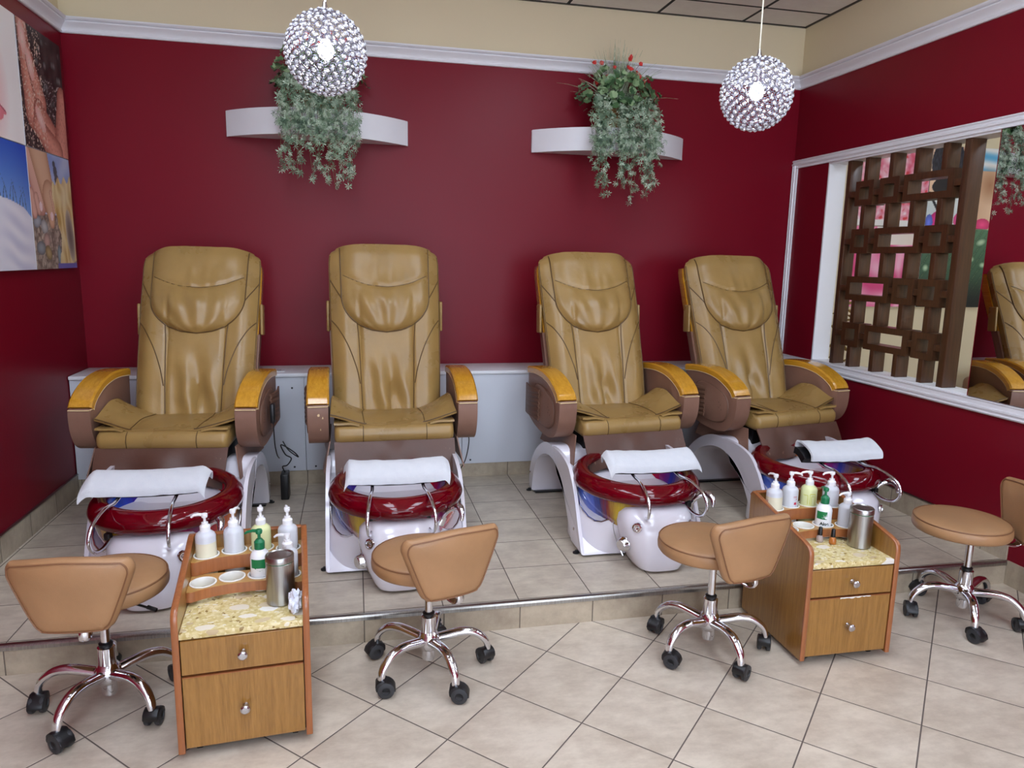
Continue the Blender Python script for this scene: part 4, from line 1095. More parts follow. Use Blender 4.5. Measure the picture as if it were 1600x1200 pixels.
# ================================================================== STOOLS
def make_stool(label, loc, rz, leg0=0):
    """seat faces +Y (towards the chairs), the backrest stands on the -Y side"""
    t = thing('rolling_stool', label, 'stool', loc, rz, 'camel rolling stools')
    R = .188; cy = .045
    bm = B(); add_lathe(bm, [(0, .385), (R-.03, .386), (R-.008, .392), (R-.001, .402), (R, .418), (R-.002, .432), (R-.008, .440), (R-.022, .447), (R*.55, .452), (0, .454)], 56, Matrix.Translation((0, cy, 0)))
    st = obj('seat', bm, 'stool', t, 50)
    bm = B(); add_tube(bm, [(R*cos(a)*.972, cy+R*sin(a)*.972, .4395) for a in [2*pi*k/56 for k in range(56)]], .0028, 6, True); obj('seam', bm, 'stoolseam', st)
    # backrest pad: rounded trapezoid wrapped round the sitter
    def outline(n=56):
        c = [(-.074, 0), (.074, 0), (.098, .008), (.120, .038), (.170, .165), (.179, .202), (.168, .226), (.14, .233), (0, .245), (-.14, .233), (-.168, .226), (-.179, .202), (-.170, .165), (-.120, .038), (-.098, .008)]
        return [(p.x, p.y) for p in cr([(a, b, 0) for a, b in c], 5, True)]
    O = outline(); cx, cz = 0, .122
    def place(x, z, d):
        yy_ = -.172-.10*z+.9*x*x+d        # leaning back, curved round
        return Vector((x, yy_-.014, .370+z))
    bm = B(); rings = []
    for k, d in ((.0, -.030), (.45, -.0295), (.80, -.027), (.93, -.021), (.985, -.011), (1.0, 0), (.985, .011), (.93, .020), (.80, .026), (.45, .029), (.0, .030)):
        if k == 0: rings.append(None); continue
        rings.append([place(cx+(x-cx)*k, cz+(z-cz)*k, d) for x, z in O])
    RR = [[bm.verts.new(p) for p in r] for r in rings if r]
    for a, b in zip(RR, RR[1:]):
        for i in range(len(a)): bm.faces.new((a[i], a[(i+1) % len(a)], b[(i+1) % len(a)], b[i]))
    for r, d in ((RR[0], -.030), (RR[-1], .030)):
        c = bm.verts.new(place(cx, cz, d))
        for i in range(len(r)): bm.faces.new((r[i], r[(i+1) % len(r)], c))
    bk = obj('backrest', bm, 'stool', t, 60)
    for d in (-.023, .023):
        bm = B(); add_tube(bm, [place(cx+(x-cx)*.925, cz+(z-cz)*.925, d*1.0) for x, z in O], .0025, 6, True); obj('seam', bm, 'stoolseam', bk)
    # chrome J bar
    bm = B(); add_tube(bm, cr([(.0, -.02, .378), (.0, -.09, .362), (.012, -.14, .345), (.022, -.175, .340), (.028, -.196, .352), (.028, -.193, .385), (.026, -.190, .42)], 6), .0105, 12, flat=(1.5, .7)); obj('back_bar', bm, 'chrome', t)
    bm = B(); add_box(bm, (0, .02, .376), (.13, .15, .014), .004, 2); add_tube(bm, cr([(.03, .01, .374), (.10, -.01, .366), (.155, -.03, .358)], 4), .004, 8); add_tube(bm, [(.148, -.026, .36), (.178, -.036, .353)], .007, 10); obj('tilt_plate', bm, 'black', t)
    bm = B(); add_lathe(bm, [(0, .10), (.014, .10), (.014, .375), (0, .375)], 20); cl = obj('gas_column', bm, 'chrome', t)
    bm = B(); add_lathe(bm, [(.0, .150), (.026, .150), (.027, .155), (.027, .215), (.023, .218), (0, .218)], 28); obj('column_sleeve', bm, 'chrome', t)
    bm = B(); add_lathe(bm, [(.0, .2175), (.021, .218), (.022, .228), (.016, .233), (0, .233)], 24); obj('collar', bm, 'black', t)
    bm = B(); add_lathe(bm, [(0, .048), (.023, .048), (.024, .052), (.024, .085), (.035, .094), (.042, .11), (.041, .135), (.033, .150), (.026, .158), (0, .158)], 32); obj('hub', bm, 'chrome', t)
    r0 = random.Random(int(loc[0]*100))
    for k in range(5):
        a = 2*pi*k/5+radians(leg0)-rz; c, s_ = cos(a), sin(a)
        P = cr([(.02, 0, .122), (.07, 0, .132), (.12, 0, .140), (.165, 0, .134), (.198, 0, .112), (.216, 0, .088), (.221, 0, .062)], 4)
        bm = B(); add_tube(bm, [(p.x*c, p.x*s_, p.z) for p in P], [.021-.0075*i/(len(P)-1) for i in range(len(P))], 14, flat=(1.05, .85)); lg = obj('leg', bm, 'chrome', t)
        # caster: hood and twin wheels, swivelled
        sw = a+pi/2+r0.uniform(-.9, .9); hc = Vector((.219*c, .219*s_, 0)); mt = Matrix.Translation(hc) @ Matrix.Rotation(sw, 4, 'Z')
        bm = B(); add_lathe(bm, [(0, .062), (.008, .062), (.008, .050), (0, .050)], 12, mt)
        hood = cr([(-.018, .028, 0), (-.021, .050, 0), (-.004, .063, 0), (.020, .060, 0), (.042, .042, 0), (.047, .026, 0), (.035, .024, 0)], 4)
        add_prism(bm, [(p.x, p.y) for p in hood], lambda p, q, d: mt @ Vector((p, d, q)), -.0235, .0235, .003, 2); hd = obj('caster', bm, 'black', lg)
        for sd in (-1, 1):
            bm = B(); add_lathe(bm, [(0, -.009), (.024, -.009), (.0285, -.006), (.0298, 0), (.0285, .007), (.022, .009), (.014, .0095), (.013, .007), (0, .007)], 24, mt @ Matrix.Translation((.014, sd*.0165, .0301)) @ Matrix.Rotation(-sd*pi/2, 4, 'X'))
            w_ = obj('wheel', bm, 'rubber', lg)
    return t
SP = [(-.818, 2.41, radians(-5), 'camel stool at the far left, standing beside the cart with the crumpled tissue'),
      (.245, 2.43, radians(19), 'camel stool in the middle of the floor, in front of the second massage chair'),
      (1.335, 2.375, radians(13), 'camel stool tucked against the left side of the cart with nail polish'),
      (2.56, 2.42, radians(66), 'camel stool at the far right, its backrest cut by the picture edge')]
for i, (x, y, rz, lb) in enumerate(SP): make_stool(lb, (x, y, 0), rz, (31, 1, 58, 21)[i])

# ================================================================== PEDICURE CARTS
CW, CD = .384, .43
def make_cart(label, loc, rz):
    """front faces -Y; origin at the middle of the front edge"""
    t = thing('pedicure_cart', label, 'cart', loc, rz, 'wooden pedicure carts')
    prof = cr([(.002, .40, 0), (.004, .445, 0), (.016, .466, 0), (.05, .478, 0)], 5)+[Vector((.40, .548, 0)), Vector((.418, .549, 0)), Vector((.43, .535, 0))]
    pts = [(.002, .022)]+[(p.x, p.y) for p in prof]+[(.43, .022)]
    th = .017
    for s in (-1, 1):
        x1 = s*CW/2; x0 = s*(CW/2-th)
        bm = B(); add_prism(bm, pts, lambda p, q, d: (d, p, q), x0, x1, 0); sp_ = obj('side_panel', bm, 'cartwood', t)
        bm = B(); band = [(p[0], p[1]) for p in pts[:-1]]
        R = []
        for i, p in enumerate(band):
            a = Vector(band[max(i-1, 0)]+(0,)); b = Vector(band[min(i+1, len(band)-1)]+(0,)); tg = (b-a).normalized(); n = Vector((-tg.y, tg.x, 0))
            q0, q1 = s*(CW/2-th-.001), s*(CW/2+.001)
            sec = [(q0, -.002), (q0, .003), (q0+s*.003, .0055), (q1-s*.003, .0055), (q1, .003), (q1, -.002)]
            R.append([Vector((x, p[0]+n.x*d, p[1]+n.y*d)) for x, d in sec])
        loft(bm, R); obj('edge_band', bm, 'cartedge', sp_, 50)
    ix = CW/2-th-.0005
    bm = B(); box2(bm, -ix, ix, .022, .412, .03, .375); obj('carcass', bm, 'black', t)
    bm = B(); box2(bm, -ix, ix, .412, .426, .03, .545, bevel=.001, seg=1); obj('back_panel', bm, 'cartwood', t)
    bm = B(); box2(bm, -ix, ix, .406, .428, .5455, .5535, bevel=.002); obj('back_edge', bm, 'cartedge', t)
    bm = B(); box2(bm, -ix, ix, .004, .411, .384, .404, bevel=.0025, seg=2); obj('stone_top', bm, 'stone', t)
    for z0, z1, kz in ((.272, .380, .326), (.034, .262, .150)):
        bm = B(); box2(bm, -ix+.003, ix-.003, .003, .0215, z0, z1, bevel=.0012, seg=1); d = obj('drawer', bm, 'cartwood', t)
        bm = B(); add_lathe(bm, [(0, .0), (.009, 0), (.006, .006), (.006, .012), (.011, .016), (.0145, .022), (.014, .027), (.010, .0305), (0, .031)], 24, Matrix.Translation((0, .003, kz)) @ Matrix.Rotation(pi/2, 4, 'X')); obj('knob', bm, 'knob', d)
        if z1 < .3:
            bm = B(); box2(bm, -ix+.003, ix-.003, .0025, .0205, z1, z1+.003); obj('edge_band', bm, 'cartedge', d)
    for x in (-.14, .14):
        for y in (.05, .38):
            bm = B(); add_lathe(bm, [(0, -.009), (.011, -.009), (.0125, -.006), (.0125, .006), (.011, .009), (0, .009)], 16, Matrix.Translation((x, y, .0127)) @ Matrix.Rotation(pi/2, 4, 'Y')); add_box(bm, (x, y, .027), (.03, .03, .006)); obj('caster', bm, 'black', t)
    # two arched bottle racks with ringed holes
    HX = [-.132, -.046, .042, .130]
    racks = []
    for name_, zt, yb, yc, ye, holes, mat_ in (('lower_rack', .452, .3055, .215, .165, [(x, .262 if i in (1, 2) else .238) for i, x in enumerate(HX)], 'cartshelf'), ('upper_rack', .500, .4115, .330, .285, [(x, .3715 if i in (1, 2) else .350) for i, x in enumerate(HX)], 'cartshelf')):
        fe = []
        for k in range(25):
            a = -1+2*k/24; y = ye+(yc-ye)*max(0, 1-(abs(a)**2.4))
            if abs(a) > .93: y += .012*(abs(a)-.93)/.07
            fe.append((a*ix, y))
        yb_in = .3060 if name_ == 'upper_rack' else .19
        outer = [Vector((x, y, 0)) for x, y in fe]+[Vector((ix, yb, 0)), Vector((-ix, yb, 0))]
        loops = [outer]+[[Vector((hx+.0372*cos(2*pi*q/28), hy+.0372*sin(2*pi*q/28), 0)) for q in range(28)] for hx, hy in holes]
        flat_ = [p for l_ in loops for p in l_]; tris = tessellate_polygon(loops)
        bm = B(); TV = [bm.verts.new((p.x, p.y, zt)) for p in flat_]; BV = [bm.verts.new((p.x, p.y, zt-.026)) for p in flat_]
        for a, b, c in tris:
            bm.faces.new((TV[a], TV[b], TV[c])); bm.faces.new((BV[c], BV[b], BV[a]))
        o_ = 0
        for l_ in loops:
            for q in range(len(l_)):
                q2 = (q+1) % len(l_); bm.faces.new((TV[o_+q], TV[o_+q2], BV[o_+q2], BV[o_+q]))
            o_ += len(l_)
        rk = obj(name_, bm, [mat_], t, 30)
        # front facing
        bm = B(); R = []
        fh = .0470 if name_ == 'upper_rack' else .034
        for (x, y) in fe: R.append([Vector((x, y-.0012, zt-fh)), Vector((x, y-.0012, zt-.0015)), Vector((x, y+.001, zt-.0015)), Vector((x, y+.001, zt-fh))])
        loft(bm, R); obj('front_facing', bm, 'cartedge', rk, 50)
        for hx, hy in holes:
            bm = B(); add_lathe(bm, [(.0350, -.028), (.0368, -.028), (.0368, .0004), (.0415, .0005), (.0415, .0025), (.0395, .0035), (.0365, .0030), (.0355, .0005), (.0350, -.028)], 36, Matrix.Translation((hx, hy, zt)), cap=False); obj('hole_ring', bm, 'cup', rk)
        racks.append((zt, holes))
    return t, racks


def bottle_parts(t, r, h, body, pump, fill=None, rot=0, squat=True, hz=0, stem=.0):
    """pump bottle standing on z=0"""
    sh = .014
    bm = B(); add_lathe(bm, [(0, 0), (r-.004, 0), (r, .004), (r, h-sh), (r-.003, h-sh*.45), (r*.72, h-.001), (.0165, h+.004), (0, h+.004)], 40); bd = obj('bottle_body', bm, body, t, 40)
    if fill:
        bm = B(); add_lathe(bm, [(r+.0002, .004), (r+.0003, .006), (r+.0003, fill), (r+.0002, fill+.001)], 40, cap=False); obj('fill_level', bm, 'lotion', bd)
    m_ = Matrix.Translation((0, 0, h))
    bm = B(); add_lathe(bm, [(0, .002), (.0165, .002), (.0168, .020), (.0150, .022), (.0150, .023), (.0105, .026), (.0105, .033), (0, .033)], 28, m_); obj('cap', bm, pump, t, 40)
    bm = B(); add_lathe(bm, [(0, .033), (.0045, .033), (.0045, .048+stem), (.009, .050+stem), (.0105, .058+stem), (.0095, .063+stem), (0, .065+stem)], 20, m_)
    c, s_ = cos(rot), sin(rot)
    add_tube(bm, [(0, 0, h+.058+stem), (.018*c, .018*s_, h+.060+stem), (.034*c, .034*s_, h+.057+stem), (.043*c, .043*s_, h+.050+stem)], [.0055, .0048, .0042, .0034], 10)
    obj('pump_head', bm, pump, t, 40)
    return bd
def on_cart(cart_loc, rz, x, y, z):
    c, s_ = cos(rz), sin(rz); return (cart_loc[0]+x*c-y*s_, cart_loc[1]+x*s_+y*c, z)

C1, R1 = (-.342, 2.094, 0), radians(4.0)
C2, R2 = (1.815, 2.196, 0), radians(-.6)
cart1, racks = make_cart('wooden pedicure cart on the left, empty cup holes at left, tissue on its stone top', C1, R1)
cart2, _ = make_cart('wooden pedicure cart on the right, two nail polish bottles on its stone top', C2, R2)
# worn chip on the lower drawer of the right cart
lowd = [c for c in cart2.children if c.name.startswith('drawer')]
bm = B(); rr = random.Random(3)
pts = [(-.065+.13*k/14, .262+rr.uniform(-.004, .0015)) for k in range(15)]
add_prism(bm, [(p, q) for p, q in pts]+[(-.065+.13*k/14, .2645+rr.uniform(0, .001)) for k in range(14, -1, -1)], lambda p, q, d: (p+.02, d, q), .0010, .0022)
obj('worn_chip', bm, 'cup', lowd[-1])

up_z, up_h = racks[1]; lo_z, lo_h = racks[0]
gB1, gB2 = 'pump bottles on the left cart', 'pump bottles on the right cart'
def bottle(cart, hole, zt, label, group, **k):
    loc, rz = cart
    t = thing('pump_bottle', label, 'bottle', on_cart(loc, rz, hole[0], hole[1], .4046), 0, group)
    k['h'] += zt-.404
    if k.get('fill'): k['fill'] += zt-.404
    bottle_parts(t, **k); return t
A1, A2 = (C1, R1), (C2, R2)
bottle(A1, up_h[0], up_z, 'half full pump bottle, leftmost in the back row of the left cart', gB1, r=.0325, h=.082, body='bottle', pump='whiteplastic', fill=.048, rot=radians(172))
bottle(A1, up_h[1], up_z, 'clear milky pump bottle, second from left in the left cart back row', gB1, r=.0325, h=.082, body='bottle', pump='whiteplastic', rot=radians(70))
bottle(A1, up_h[2], up_z, 'pale lime pump bottle behind the green labelled one on the left cart', gB1, r=.0325, h=.082, body='lime', pump='whiteplastic', rot=radians(95))
bottle(A1, up_h[3], up_z, 'milky pump bottle, rightmost in the back row of the left cart', gB1, r=.0325, h=.082, body='bottle', pump='whiteplastic', rot=radians(100))
bottle(A2, up_h[0], up_z, 'cream filled pump bottle, leftmost in the back row of the right cart', gB2, r=.0325, h=.082, body='bottle', pump='whiteplastic', fill=.052, rot=radians(100))
b = bottle(A2, up_h[1], up_z, 'milky pump bottle with red print, second on the right cart', gB2, r=.0325, h=.082, body='bottle', pump='whiteplastic', rot=radians(-20))
bl = bottle(A2, up_h[2], up_z, 'lime yellow pump bottle with printed squares, back row of the right cart', gB2, r=.0325, h=.082, body='lime', pump='whiteplastic', rot=radians(170))
bottle(A2, up_h[3], up_z, 'clear pump bottle standing behind the green labelled one on the right cart', gB2, r=.0325, h=.082, body='bottle', pump='whiteplastic', rot=radians(175))

def decal(t, r, segs, mat, nm='print', up=0):
    """small printed patches wrapped on a bottle: (angle centre, width, z0, z1)"""
    for a, w_, z0, z1 in segs:
        z0 += up; z1 += up
        bm = B(); R = []
        n = 8
        for k in range(n+1):
            q = a-w_/2+w_*k/n
            R.append([Vector(((r+.0001)*cos(q), (r+.0001)*sin(q), z0)), Vector(((r+.0006)*cos(q), (r+.0006)*sin(q), z0)), Vector(((r+.0006)*cos(q), (r+.0006)*sin(q), z1)), Vector(((r+.0001)*cos(q), (r+.0001)*sin(q), z1))])
        loft(bm, R); o = obj(nm, bm, mat, t)
def text_on(t, s, size, a0, z, r, mat, nm, bold=.0):
    cu = bpy.data.curves.new('lettering', 'FONT'); cu.body = s; cu.size = size; cu.extrude = .0004; cu.offset = bold; cu.align_x = 'CENTER'
    o = bpy.data.objects.new('lettering', cu); COL.objects.link(o); bpy.context.view_layer.update()
    me = bpy.data.meshes.new_from_object(o.evaluated_get(bpy.context.evaluated_depsgraph_get())); bpy.data.objects.remove(o)
    bm = B(); bm.from_mesh(me)
    bmesh.ops.subdivide_edges(bm, edges=[e for e in bm.edges if e.calc_length() > .004], cuts=2)
    for v in bm.verts:
        q = a0+v.co.x/r; rr_ = r+.0007+v.co.z; zz = v.co.y+z; v.co = Vector((rr_*cos(q), rr_*sin(q), zz))
    return obj(nm, bm, mat, t)
va = atan2(-2.45, -1.8)      # towards the viewer from the right cart
for bb in [c for c in b.children if c.name.startswith('bottle_body')]:
    decal(bb, .0325, [(va+.75, .5, .046, .0475), (va+.75, .5, .042, .043), (va+.95, .12, .034, .037), (va+.8, .34, .012, .022)], 'redprint', up=.096)
for bb in [c for c in bl.children if c.name.startswith('bottle_body')]:
    z = [(.012, .014), (.052, .054)]
    decal(bb, .0325, [(va+.55, .75, .052, .0545), (va+.18, .07, .008, .052), (va+.92, .07, .008, .052), (va-.35, .6, .046, .048), (va-.05, .06, .008, .046), (va+.55, .35, .042, .044), (va+.36, .06, .008, .042)], 'limeline', up=.096)
b0 = [o for o in COL.objects if o.get('label', '').startswith('cream filled pump')][0]
for bb in [c for c in b0.children if c.name.startswith('bottle_body')]:
    decal(bb, .0325, [(va-.85, .25, .030, .033), (va-.85, .3, .036, .038), (va-.8, .4, .010, .018)], 'redprint', up=.096)

def aloe(cart, hole, zt, label, group, view, write):
    loc, rz = cart
    t = thing('pump_bottle', label, 'bottle', on_cart(loc, rz, hole[0], hole[1], .4046), 0, group)
    dz = zt-.404; r, h = .031, .088+dz
    bm = B(); add_lathe(bm, [(0, 0), (r-.003, 0), (r, .003), (r, h-.026), (r-.002, h-.017), (r-.008, h-.007), (.016, h), (.015, h+.006), (0, h+.006)], 40); bd = obj('bottle_body', bm, 'whiteplastic', t, 50)
    m_ = Matrix.Translation((0, 0, h))
    bm = B(); add_lathe(bm, [(0, .002), (.0165, .002), (.017, .026), (.012, .032), (.009, .036), (0, .036)], 28, m_); obj('cap', bm, 'green', t)
    q = view+(2.0 if not write else 2.2)
    bm = B(); add_lathe(bm, [(0, .036), (.005, .036), (.005, .052), (.010, .054), (.0115, .063), (.009, .068), (0, .068)], 20, m_)
    q = radians(170) if not write else radians(75)
    add_tube(bm, [(0, 0, h+.062), (.02*cos(q), .02*sin(q), h+.063), (.038*cos(q), .038*sin(q), h+.058), (.046*cos(q), .046*sin(q), h+.052)], [.006, .0052, .0045, .0035], 10); obj('pump_head', bm, 'green', t)
    if write:
        decal(bd, r, [(view-.25, 1.35, .030+dz, .062+dz)], 'greenlabel', 'label_patch')
        # burst of leaves
        bm = B(); a0 = view+.34; zc = .034+dz
        for k in range(9):
            an = radians(10+20*k); L = .020 if k % 2 == 0 else .015
            pts = [(-.0016, 0), (.0016, 0), (.0006, L*.7), (0, L), (-.0006, L*.7)]
            vs = []
            for px, py in pts:
                x_ = px*cos(an-pi/2)-py*sin(an-pi/2); z_ = px*sin(an-pi/2)+py*cos(an-pi/2)
                aq = a0+x_/r; vs.append(bm.verts.new(((r+.0011)*cos(aq), (r+.0011)*sin(aq), zc+z_)))
            bm.faces.new(vs)
        obj('leaf_emblem', bm, 'whiteplastic', bd)
        bm = B()
        text_on(bd, 'Aloe', .0175, view+.16, .006+dz, r, 'ink', 'lettering', .0006)
    else:
        decal(bd, r, [(view-.05, 1.9, .032+dz, .062+dz)], 'greenlabel', 'label_patch')
        bm = B(); vs = []
        for k in range(11):
            aq = view-.05-.6+1.2*k/10; vs.append(((r+.0005)*cos(aq), (r+.0005)*sin(aq), .032+dz-.010*(1-abs(k-5)/5)))
        top_ = [((r+.0005)*cos(view-.05-.6+1.2*k/10), (r+.0005)*sin(view-.05-.6+1.2*k/10), .0325+dz) for k in range(10, -1, -1)]
        bm.faces.new([bm.verts.new(p) for p in vs+top_]); obj('label_point', bm, 'greenlabel', bd)
    return t
aloe(A1, lo_h[2], lo_z, 'white bottle with green pump and plain green label on the left cart', gB1, atan2(-2.4, .3), False)
aloe(A2, lo_h[2], lo_z, 'white bottle with green pump and a leaf label on the right cart', gB2, va, True)
bottle(A1, lo_h[3], lo_z, 'milky bottle with short cap, front row right of the left cart', gB1, r=.0325, h=.090, body='bottle', pump='whiteplastic', rot=radians(165), stem=-.012)
bottle(A2, lo_h[3], lo_z, 'milky bottle with short cap, front row right of the right cart', gB2, r=.0325, h=.090, body='bottle', pump='whiteplastic', rot=radians(180), stem=-.012)
# bottle bottoms that show under the lower racks
for A, hs in ((A1, (1, 2)), (A2, (1, 2, 3))):
    for k in hs:
        t_ = None
# canisters
def canister(label, loc):
    t = thing('steel_canister', label, 'canister', loc, 0, 'steel canisters on the carts')
    r = .0435
    bm = B(); add_lathe(bm, [(0, 0), (r-.003, 0), (r, .003), (r, .135), (r-.001, .136), (0, .136)], 48); obj('body', bm, 'steel', t, 40)
    bm = B(); add_lathe(bm, [(0, .136), (r-.001, .136), (r-.001, .139), (0, .139)], 48); obj('gasket', bm, 'green', t)
    bm = B(); add_lathe(bm, [(0, .139), (r+.001, .139), (r+.001, .156), (r-.001, .159), (r-.006, .160), (r-.009, .157), (0, .156)], 48); obj('lid', bm, 'steel', t, 40)
    return t
canister('brushed steel canister on the left cart, beside the crumpled tissue', on_cart(C1, R1, .108, .148, .4045))
k2 = canister('brushed steel canister on the right cart, to the right of the nail polishes', on_cart(C2, R2, .122, .142, .4045))
# crumpled tissue
bm = B(); bmesh.ops.create_icosphere(bm, subdivisions=4, radius=1)
for v in bm.verts:
    n_ = noise.noise(v.co*2.3)*.55+abs(noise.noise(v.co*5.1))*.45; k = .75+n_*.8; p = v.co*k
    v.co = Vector((max(-.02, min(.0195, p.x*.023)), p.y*.040, max(0.0005, p.z*.040+.034)))
ts = obj('crumpled_tissue', bm, 'tissue', None, 12, loc=on_cart(C1, R1, .1520, .066, .4045)); tag(ts, 'crumpled white tissue wedged between steel canister and side of the left cart', 'tissue')
# nail polishes
def polish(label, loc, mat):
    t = thing('nail_polish', label, 'nail polish', loc, 0, 'nail polish bottles on the right cart')
    bm = B(); add_lathe(bm, [(0, 0), (.0115, 0), (.0135, .002), (.0138, .012), (.0125, .022), (.0085, .027), (.0065, .029), (0, .029)], 24); obj('bottle_body', bm, mat, t, 50)
    bm = B(); add_lathe(bm, [(0, .029), (.0085, .029), (.0088, .032), (.0072, .060), (.0055, .062), (0, .062)], 20); obj('cap', bm, 'black', t, 40)
polish('clear nail polish bottle with black cap, left one of two on the stone top', on_cart(C2, R2, -.009, .203, .4045), 'nailclear')
polish('amber nail polish bottle with black cap, beside the steel canister', on_cart(C2, R2, .030, .176, .4045), 'nailamber')

# ================================================================== SHELVES AND PLANTS
def make_shelf(label, xc, hw_, z0, z1, d):
    t = thing('floating_shelf', label, 'shelf', (xc, YW, z0), 0, 'bow fronted floating shelves')
    n = 40; pts = [(-hw_, 0)]+[(hw_*(-1+2*k/n), -.018-(d-.018)*(1-abs(-1+2*k/n)**2.1)) for k in range(n+1)]+[(hw_, 0)]
    bm = B(); add_prism(bm, pts, lambda p, q, e: (p, q, e), .004, z1-z0, .0025, 1); obj('body', bm, 'white', t, 30)
    bm = B(); R = []
    for p, q in pts[1:-1]: R.append([Vector((p, q-.002, 0)), Vector((p, q-.002, .012)), Vector((p, q+.004, .012)), Vector((p, q+.004, 0))])
    loft(bm, R); obj('lower_lip', bm, 'white', t, 30)
    return t
S1 = make_shelf('white bow-fronted floating shelf behind the left hanging globe', -.1865, .531, 2.175, 2.322, .27)
S2 = make_shelf('white bow-fronted floating shelf in the middle of the back wall', 1.662, .524, 2.175, 2.316, .27)

def make_plant(label, xc, zs, seed, group, grass_h=.40):
    """artificial arrangement in a wicker basket; y is measured from the basket centre"""
    rnd = random.Random(seed)
    t = thing('potted_plant', label, 'plant', (xc, 4.565, zs), 0, group)
    bm = B(); add_lathe(bm, [(0, 0), (.085, 0), (.092, .01), (.098, .05), (.105, .10), (.112, .125), (.108, .13), (.095, .125), (.09, .10), (0, .10)], 40)
    for k in range(7): add_tube(bm, [((.0925+.0028*k)*cos(a), (.0925+.0028*k)*sin(a), .012+.017*k) for a in [2*pi*q/40 for q in range(40)]], .006, 6, True)
    obj('basket', bm, 'basket', t)
    # trailing strands
    bl = B(); bs = B()
    def rosette(p, s, nrm):
        nrm = nrm.normalized(); ux = nrm.orthogonal().normalized(); uy = nrm.cross(ux); n = rnd.randint(7, 9); a0 = rnd.random()*6
        for k in range(n):
            a = a0+2*pi*k/n*rnd.uniform(.85, 1.0); L = s*rnd.uniform(.75, 1.1); dv = ux*cos(a)+uy*sin(a); sd = nrm.cross(dv)*(s*.10)
            tip = p+dv*L+nrm*(-.25*L); mid = p+dv*(L*.6)
            v = [bl.verts.new(p), bl.verts.new(mid+sd), bl.verts.new(tip), bl.verts.new(mid-sd)]
            bl.faces.new(v)
    clusters = [(-.175, .8), (-.12, .35), (-.13, .95), (-.05, .55), (-.02, .9), (.035, .5), (.06, 1.0), (.10, .75), (.15, .97), (.18, .88), (-.20, .45), (.20, .5)]
    for i in range(46):
        cx, cl = clusters[i % len(clusters)]; cx += rnd.uniform(-.028, .028); cl = max(.15, cl+rnd.uniform(-.22, .05))
        zend = .10-.43*cl-.10
        zend = .02-.46*cl
        x0 = cx*.45+rnd.uniform(-.02, .02)
        P = cr([(x0, -.05, .11), (cx*.8, -.12, .15+rnd.uniform(-.02, .05)), (cx, -.185, .06), (cx+rnd.uniform(-.012, .012), -.205+rnd.uniform(-.02, .015), -.08), (cx+rnd.uniform(-.02, .02), -.205+rnd.uniform(-.02, .02), min(-.1, zend*.6)), (cx+rnd.uniform(-.025, .025), -.20+rnd.uniform(-.02, .02), min(-.12, zend))], 7)
        add_tube(bs, P, .0011, 4)
        for j, p in enumerate(P[5:]):
            if rnd.random() < .66 and not (p.z < -.2 and rnd.random() < .25):
                rosette(p+Vector((rnd.uniform(-.016, .016), rnd.uniform(-.03, .0), rnd.uniform(-.012, .012))), rnd.uniform(.018, .030), Vector((rnd.uniform(-.8, .8), -1, rnd.uniform(-.3, .9))))
    for i in range(190):   # dense collar round the basket
        a = rnd.uniform(pi*1.02, pi*1.98); r = rnd.uniform(.10, .21); z = rnd.uniform(-.10, .17)
        x = r*1.05*cos(a); y = -.02+r*sin(a)*.95
        if z < .035: y = min(y, -.19)
        rosette(Vector((x, y, z)), rnd.uniform(.016, .028), Vector((cos(a)*.6+rnd.uniform(-.4, .4), sin(a), rnd.uniform(-.1, 1))))
    bmesh.ops.recalc_face_normals(bl, faces=bl.faces)
    obj('trailing_foliage', bl, 'leafdrop', t, 180); obj('trailing_stem', bs, 'stem', t)
    # broad ribbed leaves
    bm = B()
    for i in range(95):
        a = rnd.uniform(pi*.9, pi*2.1); el = rnd.uniform(-.55, 1.3); r = .17+.07*rnd.random()
        c = Vector((r*1.15*cos(a)*cos(el*.8), -.01+r*sin(a)*cos(el*.8)*.9, .19+.15*sin(el)*rnd.uniform(.6, 1.1)))
        if c.y > .12: continue
        nrm = Vector((cos(a)*.7, sin(a)-.3, .7+rnd.uniform(-.5, .5))).normalized(); ux = nrm.orthogonal().normalized(); uy = nrm.cross(ux)
        rot = rnd.random()*6; ux, uy = ux*cos(rot)+uy*sin(rot), uy*cos(rot)-ux*sin(rot); s = rnd.uniform(.022, .040)
        ctr = bm.verts.new(c); ringv = []
        for k in range(14):
            q = 2*pi*k/14; rr_ = s*(1+.25*cos(q))*(.93+.07*cos(7*q)); ringv.append(bm.verts.new(c+ux*rr_*cos(q)+uy*rr_*.85*sin(q)+nrm*(.010*abs(sin(q))+.004*(-1)**k)))
        for k in range(14): bm.faces.new((ctr, ringv[k], ringv[(k+1) % 14]))
    obj('broad_leaves', bm, 'leafbroad', t, 180)
    # grass fan
    bm = B()
    for i in range(190):
        a = rnd.random()*2*pi; sp_ = abs(rnd.gauss(0, .42)); L = rnd.uniform(.55, 1.0)*grass_h
        d = Vector((cos(a)*sp_, sin(a)*sp_*.6-.05, 1)).normalized(); w0 = rnd.uniform(.0022, .0042)
        side = d.cross(Vector((0, 1, 0.1))).normalized(); prev = None; base = Vector((rnd.uniform(-.04, .04), rnd.uniform(-.03, .03), .10))
        for k in range(7):
            u = k/6; p = base+d*(L*u)+Vector((cos(a), sin(a)*.6, 0))*(sp_*.25*L*u*u)-Vector((0, 0, 1))*(sp_*.42*L*u*u)
            if p.y > .12: p.y = .12
            w_ = w0*(1-u*.85); cur = (bm.verts.new(p-side*w_), bm.verts.new(p+side*w_))
            if prev: bm.faces.new((prev[0], prev[1], cur[1], cur[0]))
            prev = cur
    obj('grass_blades', bm, 'grassy', t, 180)
    # small leafy sprigs and coral flowers
    bl = B()
